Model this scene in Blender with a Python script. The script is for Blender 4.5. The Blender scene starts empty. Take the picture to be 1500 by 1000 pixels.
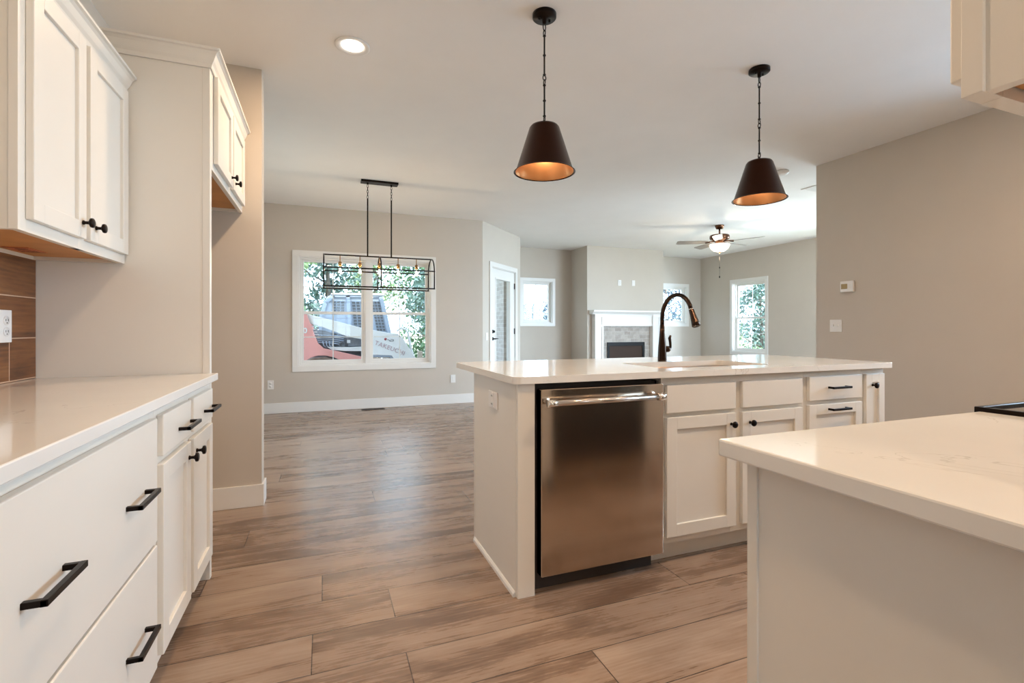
import bpy, bmesh, math, random
from mathutils import Vector, Matrix
PI = math.pi
C = bpy.context.scene.collection
SC = bpy.context.scene

# ------------------------------------------------------------------ camera
CZ = 2.74          # ceiling height
HCAM = 1.113
cam_d = bpy.data.cameras.new('camera')
cam_d.sensor_width = 36.0
cam_d.lens = 715.0 * 36.0 / 1500.0
cam_d.shift_y = -19.5 / 1500.0
cam_d.clip_start = 0.02
cam = bpy.data.objects.new('camera', cam_d)
C.objects.link(cam)
cam.location = (0, 0, HCAM)
cam.rotation_euler = (PI / 2, 0, -0.3699)
SC.camera = cam

# ------------------------------------------------------------------ world, sun, exposure
world = bpy.data.worlds.new('world')
SC.world = world
world.use_nodes = True
_wn = world.node_tree.nodes
_bg = _wn['Background']
_bg.inputs['Color'].default_value = (0.60, 0.80, 1.0, 1)
_bg.inputs['Strength'].default_value = 4.8

sun_d = bpy.data.lights.new('sun', 'SUN')
sun_d.energy = 4.0
sun_d.angle = 0.02
sun_d.color = (1.0, 0.95, 0.86)
sun = bpy.data.objects.new('sun', sun_d)
C.objects.link(sun)
sun.location = (-6, -8, 14)
sun.rotation_euler = Vector((0.0, 0.66, -0.80)).to_track_quat('-Z', 'Y').to_euler()

# daylight stand-ins: area lamps added outside made-up openings to brighten the rooms
def added_daylight(name, loc, rot, sx, sy, w, col=(0.66, 0.83, 1.0)):
    l = bpy.data.lights.new(name, 'AREA'); l.shape = 'RECTANGLE'; l.size = sx; l.size_y = sy; l.energy = w; l.color = col
    o = bpy.data.objects.new(name, l); C.objects.link(o); o.location = loc; o.rotation_euler = rot
    return o
added_daylight('added_daylight_living_side', (10.4, 4.9, 1.95), (0, PI / 2 - 0.12, 0), 2.3, 2.6, 560.0)
added_daylight('added_daylight_living_front', (8.3, 1.3, 1.9), (PI / 2 - 0.08, 0, 0.46), 2.6, 2.0, 560.0)
added_daylight('added_daylight_dining_side', (-1.7, 5.1, 1.45), (0, -PI / 2, 0), 1.6, 1.4, 14.0)
added_daylight('added_daylight_kitchen_side', (5.35, 1.26, 1.65), (0, PI / 2, 0), 1.2, 1.1, 85.0, (0.52, 0.75, 1.0))
added_daylight('added_daylight_hall', (0.35, -3.2, 1.5), (PI / 2, 0, 0), 1.5, 1.4, 12.0, (0.9, 0.95, 1.0))

SC.view_settings.view_transform = 'Standard'
SC.view_settings.look = 'None'
SC.view_settings.gamma = 1.0
SC.view_settings.use_curve_mapping = False
SC.view_settings.exposure = 0.30

WARM = (1.0, 0.70, 0.44)
CAN_W = 15.5
BULB_W = 3.0

# ------------------------------------------------------------------ materials
def new_mat(name):
    m = bpy.data.materials.new(name)
    m.use_nodes = True
    nt = m.node_tree
    return m, nt, nt.nodes['Principled BSDF']

def noise_mix(nt, scale, c1, c2, coord='Object', detail=4, rough=0.55, stretch=(1, 1, 1), lo=0.35, hi=0.65):
    tc = nt.nodes.new('ShaderNodeTexCoord')
    mp = nt.nodes.new('ShaderNodeMapping'); mp.inputs['Scale'].default_value = stretch
    nz = nt.nodes.new('ShaderNodeTexNoise')
    nz.inputs['Scale'].default_value = scale; nz.inputs['Detail'].default_value = detail
    nz.inputs['Roughness'].default_value = rough
    cr = nt.nodes.new('ShaderNodeValToRGB')
    cr.color_ramp.elements[0].position = lo; cr.color_ramp.elements[0].color = (*c1, 1)
    cr.color_ramp.elements[1].position = hi; cr.color_ramp.elements[1].color = (*c2, 1)
    nt.links.new(tc.outputs[coord], mp.inputs[0]); nt.links.new(mp.outputs[0], nz.inputs['Vector'])
    nt.links.new(nz.outputs['Fac'], cr.inputs[0])
    return cr, nz, mp

def paint(name, col, rough=0.5, var=0.02, bump=0.0, scale=3.0, metal=0.0, coat=0.0):
    m, nt, b = new_mat(name)
    c1 = tuple(max(0, c * (1 - var)) for c in col); c2 = tuple(min(1, c * (1 + var)) for c in col)
    cr, nz, mp = noise_mix(nt, scale, c1, c2)
    nt.links.new(cr.outputs[0], b.inputs['Base Color'])
    b.inputs['Roughness'].default_value = rough
    b.inputs['Metallic'].default_value = metal
    if coat: b.inputs['Coat Weight'].default_value = coat
    if bump:
        n2 = nt.nodes.new('ShaderNodeTexNoise'); n2.inputs['Scale'].default_value = 160; n2.inputs['Detail'].default_value = 3
        nt.links.new(mp.outputs[0], n2.inputs['Vector'])
        bp = nt.nodes.new('ShaderNodeBump'); bp.inputs['Strength'].default_value = bump; bp.inputs['Distance'].default_value = 0.002
        nt.links.new(n2.outputs['Fac'], bp.inputs['Height']); nt.links.new(bp.outputs[0], b.inputs['Normal'])
    return m

def emit(name, col, strength):
    m, nt, b = new_mat(name)
    b.inputs['Base Color'].default_value = (*col, 1)
    b.inputs['Emission Color'].default_value = (*col, 1)
    b.inputs['Emission Strength'].default_value = strength
    return m

def math_node(nt, op, a, b=None):
    n = nt.nodes.new('ShaderNodeMath'); n.operation = op
    for i, v in enumerate((a, b)):
        if v is None: continue
        if isinstance(v, (int, float)): n.inputs[i].default_value = v
        else: nt.links.new(v, n.inputs[i])
    return n.outputs[0]

def plank_mat(name, ax_len, ax_wid, width, length, cols, gapc, rough=0.35, gap=0.0035, wid_off=0.0, grain=1.0, gaprough=None):
    """boards that run along ax_len; ax_* index object x,y,z"""
    m, nt, b = new_mat(name)
    L = nt.links.new
    tc = nt.nodes.new('ShaderNodeTexCoord')
    sp = nt.nodes.new('ShaderNodeSeparateXYZ'); L(tc.outputs['Object'], sp.inputs[0])
    u = sp.outputs[ax_len]; v = math_node(nt, 'ADD', sp.outputs[ax_wid], wid_off)
    vr = math_node(nt, 'DIVIDE', v, width)
    row = math_node(nt, 'FLOOR', vr)
    wn = nt.nodes.new('ShaderNodeTexWhiteNoise'); wn.noise_dimensions = '1D'; L(row, wn.inputs['W'])
    off = math_node(nt, 'MULTIPLY', wn.outputs['Value'], length)
    ur = math_node(nt, 'DIVIDE', math_node(nt, 'ADD', u, off), length)
    col = math_node(nt, 'FLOOR', ur)
    cid = nt.nodes.new('ShaderNodeCombineXYZ'); L(row, cid.inputs[0]); L(col, cid.inputs[1])
    wn2 = nt.nodes.new('ShaderNodeTexWhiteNoise'); wn2.noise_dimensions = '2D'; L(cid.outputs[0], wn2.inputs['Vector'])
    # grain coordinate, shifted for every board
    gx = math_node(nt, 'ADD', math_node(nt, 'MULTIPLY', u, 0.9), math_node(nt, 'MULTIPLY', wn2.outputs['Value'], 37.0))
    gy = math_node(nt, 'ADD', math_node(nt, 'MULTIPLY', v, 5.0), math_node(nt, 'MULTIPLY', wn2.outputs['Value'], 91.0))
    gc = nt.nodes.new('ShaderNodeCombineXYZ'); L(gx, gc.inputs[0]); L(gy, gc.inputs[1])
    n1 = nt.nodes.new('ShaderNodeTexNoise'); n1.inputs['Scale'].default_value = 1.5; n1.inputs['Detail'].default_value = 6
    n1.inputs['Roughness'].default_value = 0.66; n1.inputs['Distortion'].default_value = 0.35; L(gc.outputs[0], n1.inputs['Vector'])
    # fine streaks
    fx = nt.nodes.new('ShaderNodeCombineXYZ'); L(math_node(nt, 'MULTIPLY', gx, 2.6), fx.inputs[0]); L(math_node(nt, 'MULTIPLY', gy, 15.0), fx.inputs[1])
    n2 = nt.nodes.new('ShaderNodeTexNoise'); n2.inputs['Scale'].default_value = 2.0; n2.inputs['Detail'].default_value = 3; L(fx.outputs[0], n2.inputs['Vector'])
    # cathedral rings
    wv = nt.nodes.new('ShaderNodeTexWave'); wv.wave_type = 'BANDS'; wv.bands_direction = 'Y'; wv.inputs['Scale'].default_value = 3.6
    wv.inputs['Distortion'].default_value = 9.0; wv.inputs['Detail'].default_value = 2.0; wv.inputs['Detail Scale'].default_value = 0.7
    L(gc.outputs[0], wv.inputs['Vector'])
    s = math_node(nt, 'ADD', math_node(nt, 'MULTIPLY', n1.outputs['Fac'], 0.74),
                  math_node(nt, 'ADD', math_node(nt, 'MULTIPLY', n2.outputs['Fac'], 0.17), math_node(nt, 'MULTIPLY', wv.outputs['Fac'], 0.035)))
    s = math_node(nt, 'ADD', s, math_node(nt, 'MULTIPLY', math_node(nt, 'SUBTRACT', wn2.outputs['Value'], 0.5), 0.11))
    cr = nt.nodes.new('ShaderNodeValToRGB')
    e = cr.color_ramp.elements
    e[0].position = 0.36; e[0].color = (*cols[0], 1)
    e[1].position = 0.64; e[1].color = (*cols[2], 1)
    k = e.new(0.47); k.color = (*cols[1], 1)
    L(s, cr.inputs[0])
    # gaps
    fv = math_node(nt, 'FRACT', vr); fu = math_node(nt, 'FRACT', ur)
    g1 = math_node(nt, 'LESS_THAN', fv, gap / width); g2 = math_node(nt, 'LESS_THAN', fu, gap / length)
    g = math_node(nt, 'MAXIMUM', g1, g2)
    mx = nt.nodes.new('ShaderNodeMix'); mx.data_type = 'RGBA'
    L(g, mx.inputs[0]); L(cr.outputs[0], mx.inputs[6]); mx.inputs[7].default_value = (*gapc, 1)
    L(mx.outputs[2], b.inputs['Base Color'])
    r = math_node(nt, 'ADD', math_node(nt, 'MULTIPLY', s, 0.12), rough - 0.06)
    L(r, b.inputs['Roughness'])
    bp = nt.nodes.new('ShaderNodeBump'); bp.inputs['Strength'].default_value = 0.25; bp.inputs['Distance'].default_value = 0.001
    hh = math_node(nt, 'SUBTRACT', math_node(nt, 'MULTIPLY', n2.outputs['Fac'], 0.5), g)
    L(hh, bp.inputs['Height']); L(bp.outputs[0], b.inputs['Normal'])
    return m

def quartz():
    m, nt, b = new_mat('white_quartz')
    L = nt.links.new
    cr, nz, mp = noise_mix(nt, 2.0, (0.80, 0.785, 0.75), (0.845, 0.83, 0.80))
    n2 = nt.nodes.new('ShaderNodeTexNoise'); n2.inputs['Scale'].default_value = 3.1; n2.inputs['Detail'].default_value = 5
    n2.inputs['Distortion'].default_value = 2.2
    L(mp.outputs[0], n2.inputs['Vector'])
    d = math_node(nt, 'ABSOLUTE', math_node(nt, 'SUBTRACT', n2.outputs['Fac'], 0.5))
    vein = math_node(nt, 'MAXIMUM', math_node(nt, 'SUBTRACT', 1.0, math_node(nt, 'MULTIPLY', d, 130.0)), 0.0)
    n3 = nt.nodes.new('ShaderNodeTexNoise'); n3.inputs['Scale'].default_value = 4.0; L(mp.outputs[0], n3.inputs['Vector'])
    gate = math_node(nt, 'MULTIPLY', math_node(nt, 'SUBTRACT', n3.outputs['Fac'], 0.56), 6.0)
    f = math_node(nt, 'MULTIPLY', vein, math_node(nt, 'MAXIMUM', math_node(nt, 'MINIMUM', gate, 0.5), 0.0))
    mx = nt.nodes.new('ShaderNodeMix'); mx.data_type = 'RGBA'
    L(f, mx.inputs[0]); L(cr.outputs[0], mx.inputs[6]); mx.inputs[7].default_value = (0.45, 0.42, 0.38, 1)
    L(mx.outputs[2], b.inputs['Base Color'])
    b.inputs['Roughness'].default_value = 0.09
    return m

def brushed(name, col, rough, aniso=0.6):
    m, nt, b = new_mat(name)
    cr, nz, mp = noise_mix(nt, 6.0, tuple(c * 0.96 for c in col), col, stretch=(1, 1, 60))
    nt.links.new(cr.outputs[0], b.inputs['Base Color'])
    b.inputs['Metallic'].default_value = 1.0
    b.inputs['Roughness'].default_value = rough
    b.inputs['Anisotropic'].default_value = aniso
    b.inputs['Anisotropic Rotation'].default_value = 0.25
    tg = nt.nodes.new('ShaderNodeCombineXYZ'); tg.inputs[0].default_value = 1.0
    nt.links.new(tg.outputs[0], b.inputs['Tangent'])
    return m

def glass_mat(name, col=(1, 1, 1), rough=0.0, ior=1.45):
    m = bpy.data.materials.new(name); m.use_nodes = True
    nt = m.node_tree; nt.nodes.clear()
    out = nt.nodes.new('ShaderNodeOutputMaterial')
    tr = nt.nodes.new('ShaderNodeBsdfTransparent'); tr.inputs[0].default_value = (*col, 1)
    gl = nt.nodes.new('ShaderNodeBsdfGlossy'); gl.inputs['Roughness'].default_value = rough
    fr = nt.nodes.new('ShaderNodeFresnel'); fr.inputs['IOR'].default_value = ior
    mx = nt.nodes.new('ShaderNodeMixShader')
    ge = nt.nodes.new('ShaderNodeNewGeometry')
    inv = math_node(nt, 'SUBTRACT', 1.0, ge.outputs['Backfacing'])
    nt.links.new(math_node(nt, 'MULTIPLY', fr.outputs[0], inv), mx.inputs[0]); nt.links.new(tr.outputs[0], mx.inputs[1]); nt.links.new(gl.outputs[0], mx.inputs[2])
    nt.links.new(mx.outputs[0], out.inputs[0])
    return m

def brick_mat(name, c1, c2, mortar, sx, bw, bh, axis='XZ'):
    m, nt, b = new_mat(name)
    L = nt.links.new
    tc = nt.nodes.new('ShaderNodeTexCoord'); sp = nt.nodes.new('ShaderNodeSeparateXYZ'); L(tc.outputs['Object'], sp.inputs[0])
    cb = nt.nodes.new('ShaderNodeCombineXYZ')
    L(math_node(nt, 'ADD', sp.outputs[0], sp.outputs[1]), cb.inputs[0]); L(sp.outputs[2], cb.inputs[1])
    br = nt.nodes.new('ShaderNodeTexBrick')
    br.inputs['Color1'].default_value = (*c1, 1); br.inputs['Color2'].default_value = (*c2, 1); br.inputs['Mortar'].default_value = (*mortar, 1)
    br.inputs['Scale'].default_value = sx; br.inputs['Brick Width'].default_value = bw; br.inputs['Row Height'].default_value = bh
    br.inputs['Mortar Size'].default_value = 0.006 * sx
    L(cb.outputs[0], br.inputs['Vector'])
    nz = nt.nodes.new('ShaderNodeTexNoise'); nz.inputs['Scale'].default_value = 14; nz.inputs['Detail'].default_value = 5; L(tc.outputs['Object'], nz.inputs['Vector'])
    mx = nt.nodes.new('ShaderNodeMix'); mx.data_type = 'RGBA'; mx.blend_type = 'MULTIPLY'; mx.inputs[0].default_value = 0.55
    cr = nt.nodes.new('ShaderNodeValToRGB'); cr.color_ramp.elements[0].position = 0.3; cr.color_ramp.elements[0].color = (0.62, 0.60, 0.58, 1)
    cr.color_ramp.elements[1].position = 0.65
    L(nz.outputs['Fac'], cr.inputs[0]); L(br.outputs['Color'], mx.inputs[6]); L(cr.outputs[0], mx.inputs[7])
    L(mx.outputs[2], b.inputs['Base Color'])
    b.inputs['Roughness'].default_value = 0.8
    bp = nt.nodes.new('ShaderNodeBump'); bp.inputs['Strength'].default_value = 0.5; bp.inputs['Distance'].default_value = 0.004
    L(math_node(nt, 'SUBTRACT', nz.outputs['Fac'], br.outputs['Fac']), bp.inputs['Height']); L(bp.outputs[0], b.inputs['Normal'])
    return m

M = {}
M['wall'] = paint('greige_wall_paint', (0.575, 0.515, 0.445), 0.75, 0.012, 0.08)
M['ceiling'] = paint('ceiling_paint', (0.88, 0.865, 0.84), 0.85, 0.01, 0.06)
M['trim'] = paint('white_trim_paint', (0.80, 0.78, 0.745), 0.35, 0.01)
M['cab'] = paint('cabinet_paint', (0.80, 0.765, 0.70), 0.33, 0.01)
M['maple'] = paint('raw_maple_underside', (0.58, 0.27, 0.085), 0.55, 0.08, scale=8)
M['dark_gap'] = paint('cavity_shade_paint', (0.05, 0.04, 0.035), 0.8)
M['floor'] = plank_mat('oak_plank_floor', 0, 1, 0.221, 1.52,
                       ((0.16, 0.10, 0.067), (0.295, 0.20, 0.142), (0.42, 0.315, 0.24)), (0.045, 0.028, 0.02), rough=0.28, wid_off=0.075 + 2.21)
M['tile'] = plank_mat('wood_look_tile', 1, 2, 0.157, 0.9,
                      ((0.055, 0.016, 0.004), (0.17, 0.060, 0.016), (0.30, 0.125, 0.04)), (0.62, 0.42, 0.28), rough=0.40, gap=0.004, wid_off=-0.9165 + 0.157 * 34)
M['quartz'] = quartz()
M['bronze'] = paint('oil_rubbed_bronze', (0.014, 0.009, 0.007), 0.34, 0.15, metal=0.85)
M['bronze_lamp'] = paint('dark_bronze_shade', (0.036, 0.012, 0.005), 0.27, 0.1, metal=0.95)
M['copper'] = paint('copper_lining', (0.50, 0.25, 0.11), 0.34, 0.05, metal=0.9)
M['black_metal'] = paint('black_metal', (0.008, 0.006, 0.005), 0.4, 0.1, metal=0.4)
M['faucet'] = paint('faucet_bronze', (0.045, 0.028, 0.020), 0.22, 0.1, metal=1.0)
M['steel'] = brushed('brushed_steel', (0.55, 0.465, 0.385), 0.13, 0.85)
M['steel_bar'] = paint('satin_steel', (0.66, 0.62, 0.58), 0.22, 0.02, metal=1.0)
M['chrome'] = paint('polished_chrome', (0.80, 0.79, 0.77), 0.06, 0.01, metal=1.0)
M['sinksteel'] = paint('sink_steel', (0.50, 0.46, 0.42), 0.3, 0.03, metal=1.0)
M['plastic'] = paint('white_plastic', (0.82, 0.80, 0.77), 0.35, 0.01)
M['slot'] = paint('socket_slots', (0.08, 0.07, 0.06), 0.6)
M['lcd'] = paint('thermostat_screen', (0.30, 0.22, 0.09), 0.25, 0.1)
M['orange_label'] = paint('orange_sticker', (0.60, 0.17, 0.06), 0.5, 0.15, scale=60)
M['label_ink'] = paint('sticker_ink', (0.20, 0.05, 0.02), 0.5)
M['glass'] = glass_mat('window_glass', (0.97, 0.99, 1.0))
M['bulb_glass'] = glass_mat('bulb_glass', (1.0, 0.97, 0.9))
M['filament'] = emit('filament_glow', (1.0, 0.78, 0.50), 60.0)
M['lamp_glow'] = emit('lamp_disc_glow', (1.0, 0.90, 0.76), 9.0)
M['bulb_glow'] = emit('bulb_glow', (1.0, 0.80, 0.55), 2.5)
M['bowl_glow'] = emit('frosted_bowl_glow', (1.0, 0.88, 0.70), 2.2)
M['brass'] = paint('aged_brass', (0.35, 0.20, 0.08), 0.35, 0.1, metal=1.0)
M['fan_body'] = paint('fan_bronze', (0.14, 0.065, 0.035), 0.25, 0.1, metal=1.0)
M['fan_blade'] = paint('fan_blade_wood', (0.25, 0.225, 0.20), 0.45, 0.15, scale=10)
M['stone'] = brick_mat('tumbled_stone_tile', (0.52, 0.47, 0.42), (0.38, 0.33, 0.29), (0.50, 0.46, 0.42), 1.0, 0.15, 0.075)
M['firebox'] = paint('firebox_black', (0.012, 0.011, 0.011), 0.4)
M['fireglass'] = paint('smoked_glass', (0.05, 0.028, 0.018), 0.55)
M['fireglass'].node_tree.nodes['Principled BSDF'].inputs['Specular IOR Level'].default_value = 0.15
M['firebox'].node_tree.nodes['Principled BSDF'].inputs['Specular IOR Level'].default_value = 0.15
M['black_glass'] = paint('black_ceramic_glass', (0.010, 0.007, 0.006), 0.05, coat=0.6)
M['pbrick'] = brick_mat('whitewashed_brick', (0.62, 0.57, 0.53), (0.50, 0.44, 0.40), (0.66, 0.63, 0.60), 1.0, 0.21, 0.075)
M['sheet_concrete'] = paint('concrete', (0.42, 0.40, 0.37), 0.8, 0.06)
M['grass'] = paint('grass_and_dirt', (0.42, 0.40, 0.27), 0.9, 0.3, scale=1.2)
M['leaf1'] = paint('leaf_green', (0.13, 0.22, 0.11), 0.5, 0.35, scale=2.0)
M['leaf2'] = paint('leaf_blue_green', (0.13, 0.20, 0.16), 0.5, 0.35, scale=2.0)
M['leaf3'] = paint('leaf_light_green', (0.22, 0.31, 0.14), 0.5, 0.3, scale=2.0)
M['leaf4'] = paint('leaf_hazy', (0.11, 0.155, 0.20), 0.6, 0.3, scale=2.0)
M['bark'] = paint('bark', (0.15, 0.12, 0.10), 0.9, 0.3, scale=12)
M['red'] = paint('machine_red', (0.60, 0.26, 0.24), 0.45, 0.08)
M['mwhite'] = paint('machine_white', (0.66, 0.65, 0.66), 0.45, 0.04)
M['mgrey'] = paint('cab_grey', (0.38, 0.44, 0.54), 0.5, 0.06)
M['mdark'] = paint('machine_dark', (0.13, 0.135, 0.15), 0.6, 0.2, scale=12)
M['mtrack'] = paint('rubber_track', (0.26, 0.20, 0.17), 0.8, 0.3, scale=9)
M['mtext'] = paint('machine_letters', (0.42, 0.30, 0.33), 0.5)
M['mlabel'] = paint('machine_label_white', (0.6, 0.6, 0.6), 0.5)
M['postwood'] = paint('pale_post_wood', (0.42, 0.34, 0.27), 0.8, 0.12, scale=9)

# ------------------------------------------------------------------ mesh helpers
def nb(): return bmesh.new()

def add_box(bm, x0, x1, y0, y1, z0, z1, bev=0.0):
    vs = [bm.verts.new((x, y, z)) for x in (x0, x1) for y in (y0, y1) for z in (z0, z1)]
    f = [(0, 1, 3, 2), (4, 6, 7, 5), (0, 4, 5, 1), (2, 3, 7, 6), (0, 2, 6, 4), (1, 5, 7, 3)]
    fs = [bm.faces.new([vs[i] for i in q]) for q in f]
    if bev > 0:
        es = list({e for q in fs for e in q.edges})
        bmesh.ops.bevel(bm, geom=es, offset=bev, segments=2, profile=0.5, affect='EDGES')
    return bm

def bx(x0, x1, y0, y1, z0, z1, bev=0.0):
    return add_box(nb(), x0, x1, y0, y1, z0, z1, bev)

def add_prism(bm, pts, a0, a1, axis='z', bev=0.0):
    """pts 2D polygon; axis z: (x,y); axis y: (x,z); axis x: (y,z)"""
    def P(p, t):
        return {'z': (p[0], p[1], t), 'y': (p[0], t, p[1]), 'x': (t, p[0], p[1])}[axis]
    lo = [bm.verts.new(P(p, a0)) for p in pts]; hi = [bm.verts.new(P(p, a1)) for p in pts]
    fs = [bm.faces.new(lo), bm.faces.new(list(reversed(hi)))]
    n = len(pts)
    for i in range(n):
        fs.append(bm.faces.new([lo[i], hi[i], hi[(i + 1) % n], lo[(i + 1) % n]]))
    bmesh.ops.recalc_face_normals(bm, faces=fs)
    if bev > 0:
        es = [e for e in set(fs[0].edges) | set(fs[1].edges)]
        bmesh.ops.bevel(bm, geom=es, offset=bev, segments=2, profile=0.5, affect='EDGES')
    return bm

def add_tube(bm, pts, r, n=10, caps=True):
    pts = [Vector(p) for p in pts]
    rr = r if isinstance(r, (list, tuple)) else [r] * len(pts)
    rings = []
    prev = None
    for i, p in enumerate(pts):
        if i == 0: d = pts[1] - pts[0]
        elif i == len(pts) - 1: d = pts[-1] - pts[-2]
        else: d = (pts[i + 1] - p).normalized() + (p - pts[i - 1]).normalized()
        d.normalize()
        if prev is None:
            a = Vector((0, 0, 1)) if abs(d.z) < 0.9 else Vector((1, 0, 0))
            x = d.cross(a).normalized()
        else:
            x = (prev - d * prev.dot(d)).normalized()
        prev = x
        y = d.cross(x)
        rings.append([bm.verts.new(p + (x * math.cos(2 * PI * k / n) + y * math.sin(2 * PI * k / n)) * rr[i]) for k in range(n)])
    for a, b in zip(rings, rings[1:]):
        for k in range(n):
            f = bm.faces.new([a[k], a[(k + 1) % n], b[(k + 1) % n], b[k]]); f.smooth = True
    if caps:
        bm.faces.new(list(reversed(rings[0]))); bm.faces.new(rings[-1])
    return bm

def add_lathe(bm, prof, cx, cy, n=40, axis='z', origin=None, close=False):
    """prof list of (r, h). axis z about (cx,cy); else about axis through origin"""
    rings = []
    for r, h in prof:
        ring = []
        for k in range(n):
            a = 2 * PI * k / n
            c, s = math.cos(a) * r, math.sin(a) * r
            if axis == 'z': co = (cx + c, cy + s, h)
            elif axis == 'y': co = (origin[0] + c, origin[1] + h, origin[2] + s)
            else: co = (origin[0] + h, origin[1] + c, origin[2] + s)
            ring.append(bm.verts.new(co))
        rings.append(ring)
    pairs = list(zip(rings, rings[1:]))
    if close: pairs.append((rings[-1], rings[0]))
    for a, b in pairs:
        for k in range(n):
            f = bm.faces.new([a[k], a[(k + 1) % n], b[(k + 1) % n], b[k]]); f.smooth = True
    if not close:
        if prof[0][0] > 1e-5: bm.faces.new(rings[0])
        if prof[-1][0] > 1e-5: bm.faces.new(rings[-1])
    bmesh.ops.remove_doubles(bm, verts=bm.verts, dist=1e-6)
    return bm

def add_link(bm, c, h, w, r, turn):
    """an oval chain link, its long way up"""
    pts = []
    for k in range(17):
        a = 2 * PI * k / 16
        x = math.cos(a) * w; z = math.sin(a) * h
        pts.append((c[0] + x * math.cos(turn), c[1] + x * math.sin(turn), c[2] + z))
    return add_tube(bm, pts, r, 6, False)

def rrect(x0, x1, y0, y1, r, n=6):
    pts = []
    for cx, cy, a0 in ((x1 - r, y1 - r, 0), (x0 + r, y1 - r, PI / 2), (x0 + r, y0 + r, PI), (x1 - r, y0 + r, 3 * PI / 2)):
        for k in range(n + 1):
            a = a0 + (PI / 2) * k / n
            pts.append((cx + r * math.cos(a), cy + r * math.sin(a)))
    return pts

def world_of(o):
    m = Matrix.Translation(o.location) @ Matrix.Rotation(o.rotation_euler.z, 4, 'Z')
    return (world_of(o.parent) @ m) if o.parent else m

def obj(name, bm, mat, parent=None, local=False, smooth=None, kind=None):
    """ONE mesh object. Coordinates are world unless local."""
    me = bpy.data.meshes.new(name)
    bmesh.ops.recalc_face_normals(bm, faces=bm.faces)
    if smooth:
        for f in bm.faces: f.smooth = True
    o = bpy.data.objects.new(name, me)
    if parent is not None:
        o.parent = parent
        if not local: bm.transform(world_of(parent).inverted())
    bm.to_mesh(me); bm.free()
    me.materials.append(mat)
    C.objects.link(o)
    if kind: o['kind'] = kind
    return o

def tag(o, label, cat, group=None):
    o['label'] = label; o['category'] = cat
    if group: o['group'] = group
    return o

def thing(name, label, cat, loc=(0, 0, 0), rotz=0.0, group=None):
    o = bpy.data.objects.new(name, None); C.objects.link(o)
    o.location = loc; o.rotation_euler = (0, 0, rotz)
    return tag(o, label, cat, group)

def struct(name, bm, mat, parent=None, local=False):
    o = obj(name, bm, mat, parent, local)
    if parent is None: o['kind'] = 'structure'
    return o

def sroot(name, loc=(0, 0, 0), rotz=0.0):
    o = bpy.data.objects.new(name, None); C.objects.link(o)
    o.location = loc; o.rotation_euler = (0, 0, rotz); o['kind'] = 'structure'
    return o

def copy_tree(o, parent=None):
    c = o.copy(); C.objects.link(c)
    if parent is not None: c.parent = parent
    for ch in [q for q in bpy.data.objects if q.parent == o]:
        copy_tree(ch, c)
    return c

# ------------------------------------------------------------------ shell
WX = -1.075         # left wall
FY = 7.06           # dining far wall
DX0 = FY - 4.80     # patio wall starts here
DX1, DY1 = 3.297, 8.097
LFY = 9.08          # living room far wall
LRX = 8.27          # living room right wall
RX = 4.62           # kitchen right wall
RY = 3.465          # its end
BY = -2.6           # wall behind the camera
T = 0.16

struct('floor', bx(-1.4, LRX + T, BY - T, LFY + T, -0.10, 0.0), M['floor'])
struct('ceiling', bx(-1.4, LRX + T, BY - T, LFY + T, CZ, CZ + 0.12), M['ceiling'])

def wall_local(name, p0, p1, openings=(), t=T, zt=CZ):
    d = Vector((p1[0] - p0[0], p1[1] - p0[1])); Ln = d.length
    o = sroot_mesh = None
    xs = sorted({0.0, Ln, *[v for a in openings for v in a[:2]]}); zs = sorted({0.0, zt, *[v for a in openings for v in a[2:]]})
    bm = nb()
    for x0, x1 in zip(xs, xs[1:]):
        for z0, z1 in zip(zs, zs[1:]):
            cx, cz = (x0 + x1) / 2, (z0 + z1) / 2
            if any(a[0] < cx < a[1] and a[2] < cz < a[3] for a in openings): continue
            add_box(bm, x0, x1, 0, t, z0, z1)
    bmesh.ops.remove_doubles(bm, verts=bm.verts, dist=1e-5)
    # drop the faces shared by neighbouring blocks
    dup = {}
    for f in bm.faces: dup.setdefault(tuple(sorted(v.index for v in f.verts)), []).append(f)
    bm.verts.index_update()
    seen = {}
    for f in bm.faces: seen.setdefault(frozenset(v.index for v in f.verts), []).append(f)
    kill = [f for l in seen.values() if len(l) > 1 for f in l]
    if kill: bmesh.ops.delete(bm, geom=kill, context='FACES_ONLY')
    ob = obj(name, bm, M['wall']); ob['kind'] = 'structure'
    ob.location = (p0[0], p0[1], 0); ob.rotation_euler = (0, 0, math.atan2(d.y, d.x))
    return ob

# window openings, measured inside the casings where seen; the unseen ones are added
W1 = (-0.303, 1.468, 0.607, 2.075)
W2 = (3.745, 4.410, 1.215, 2.070)
W3 = (7.090, 7.855, 1.215, 2.070)
W4 = (7.285, 8.115, 0.615, 2.085)      # y range on the living right wall
W5 = (-0.35, 1.05, 0.80, 2.10)         # unseen, added behind the camera for light
W6 = (3.70, 6.05, 0.08, 2.30)         # unseen, added in the living right wall beyond the kitchen wall for light
W7 = (4.50, 5.70, 0.615, 2.085)  # unseen dining opening, added for more daylight
W9 = (0.80, 1.72, 0.98, 2.20)          # unseen, added in the kitchen right wall for cool light on cabinets
W8 = (5.15, 7.95, 0.08, 2.30)         # unseen, added to the living room front wall to brighten the room
        # dining room, left wall behind the pantry wall

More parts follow.
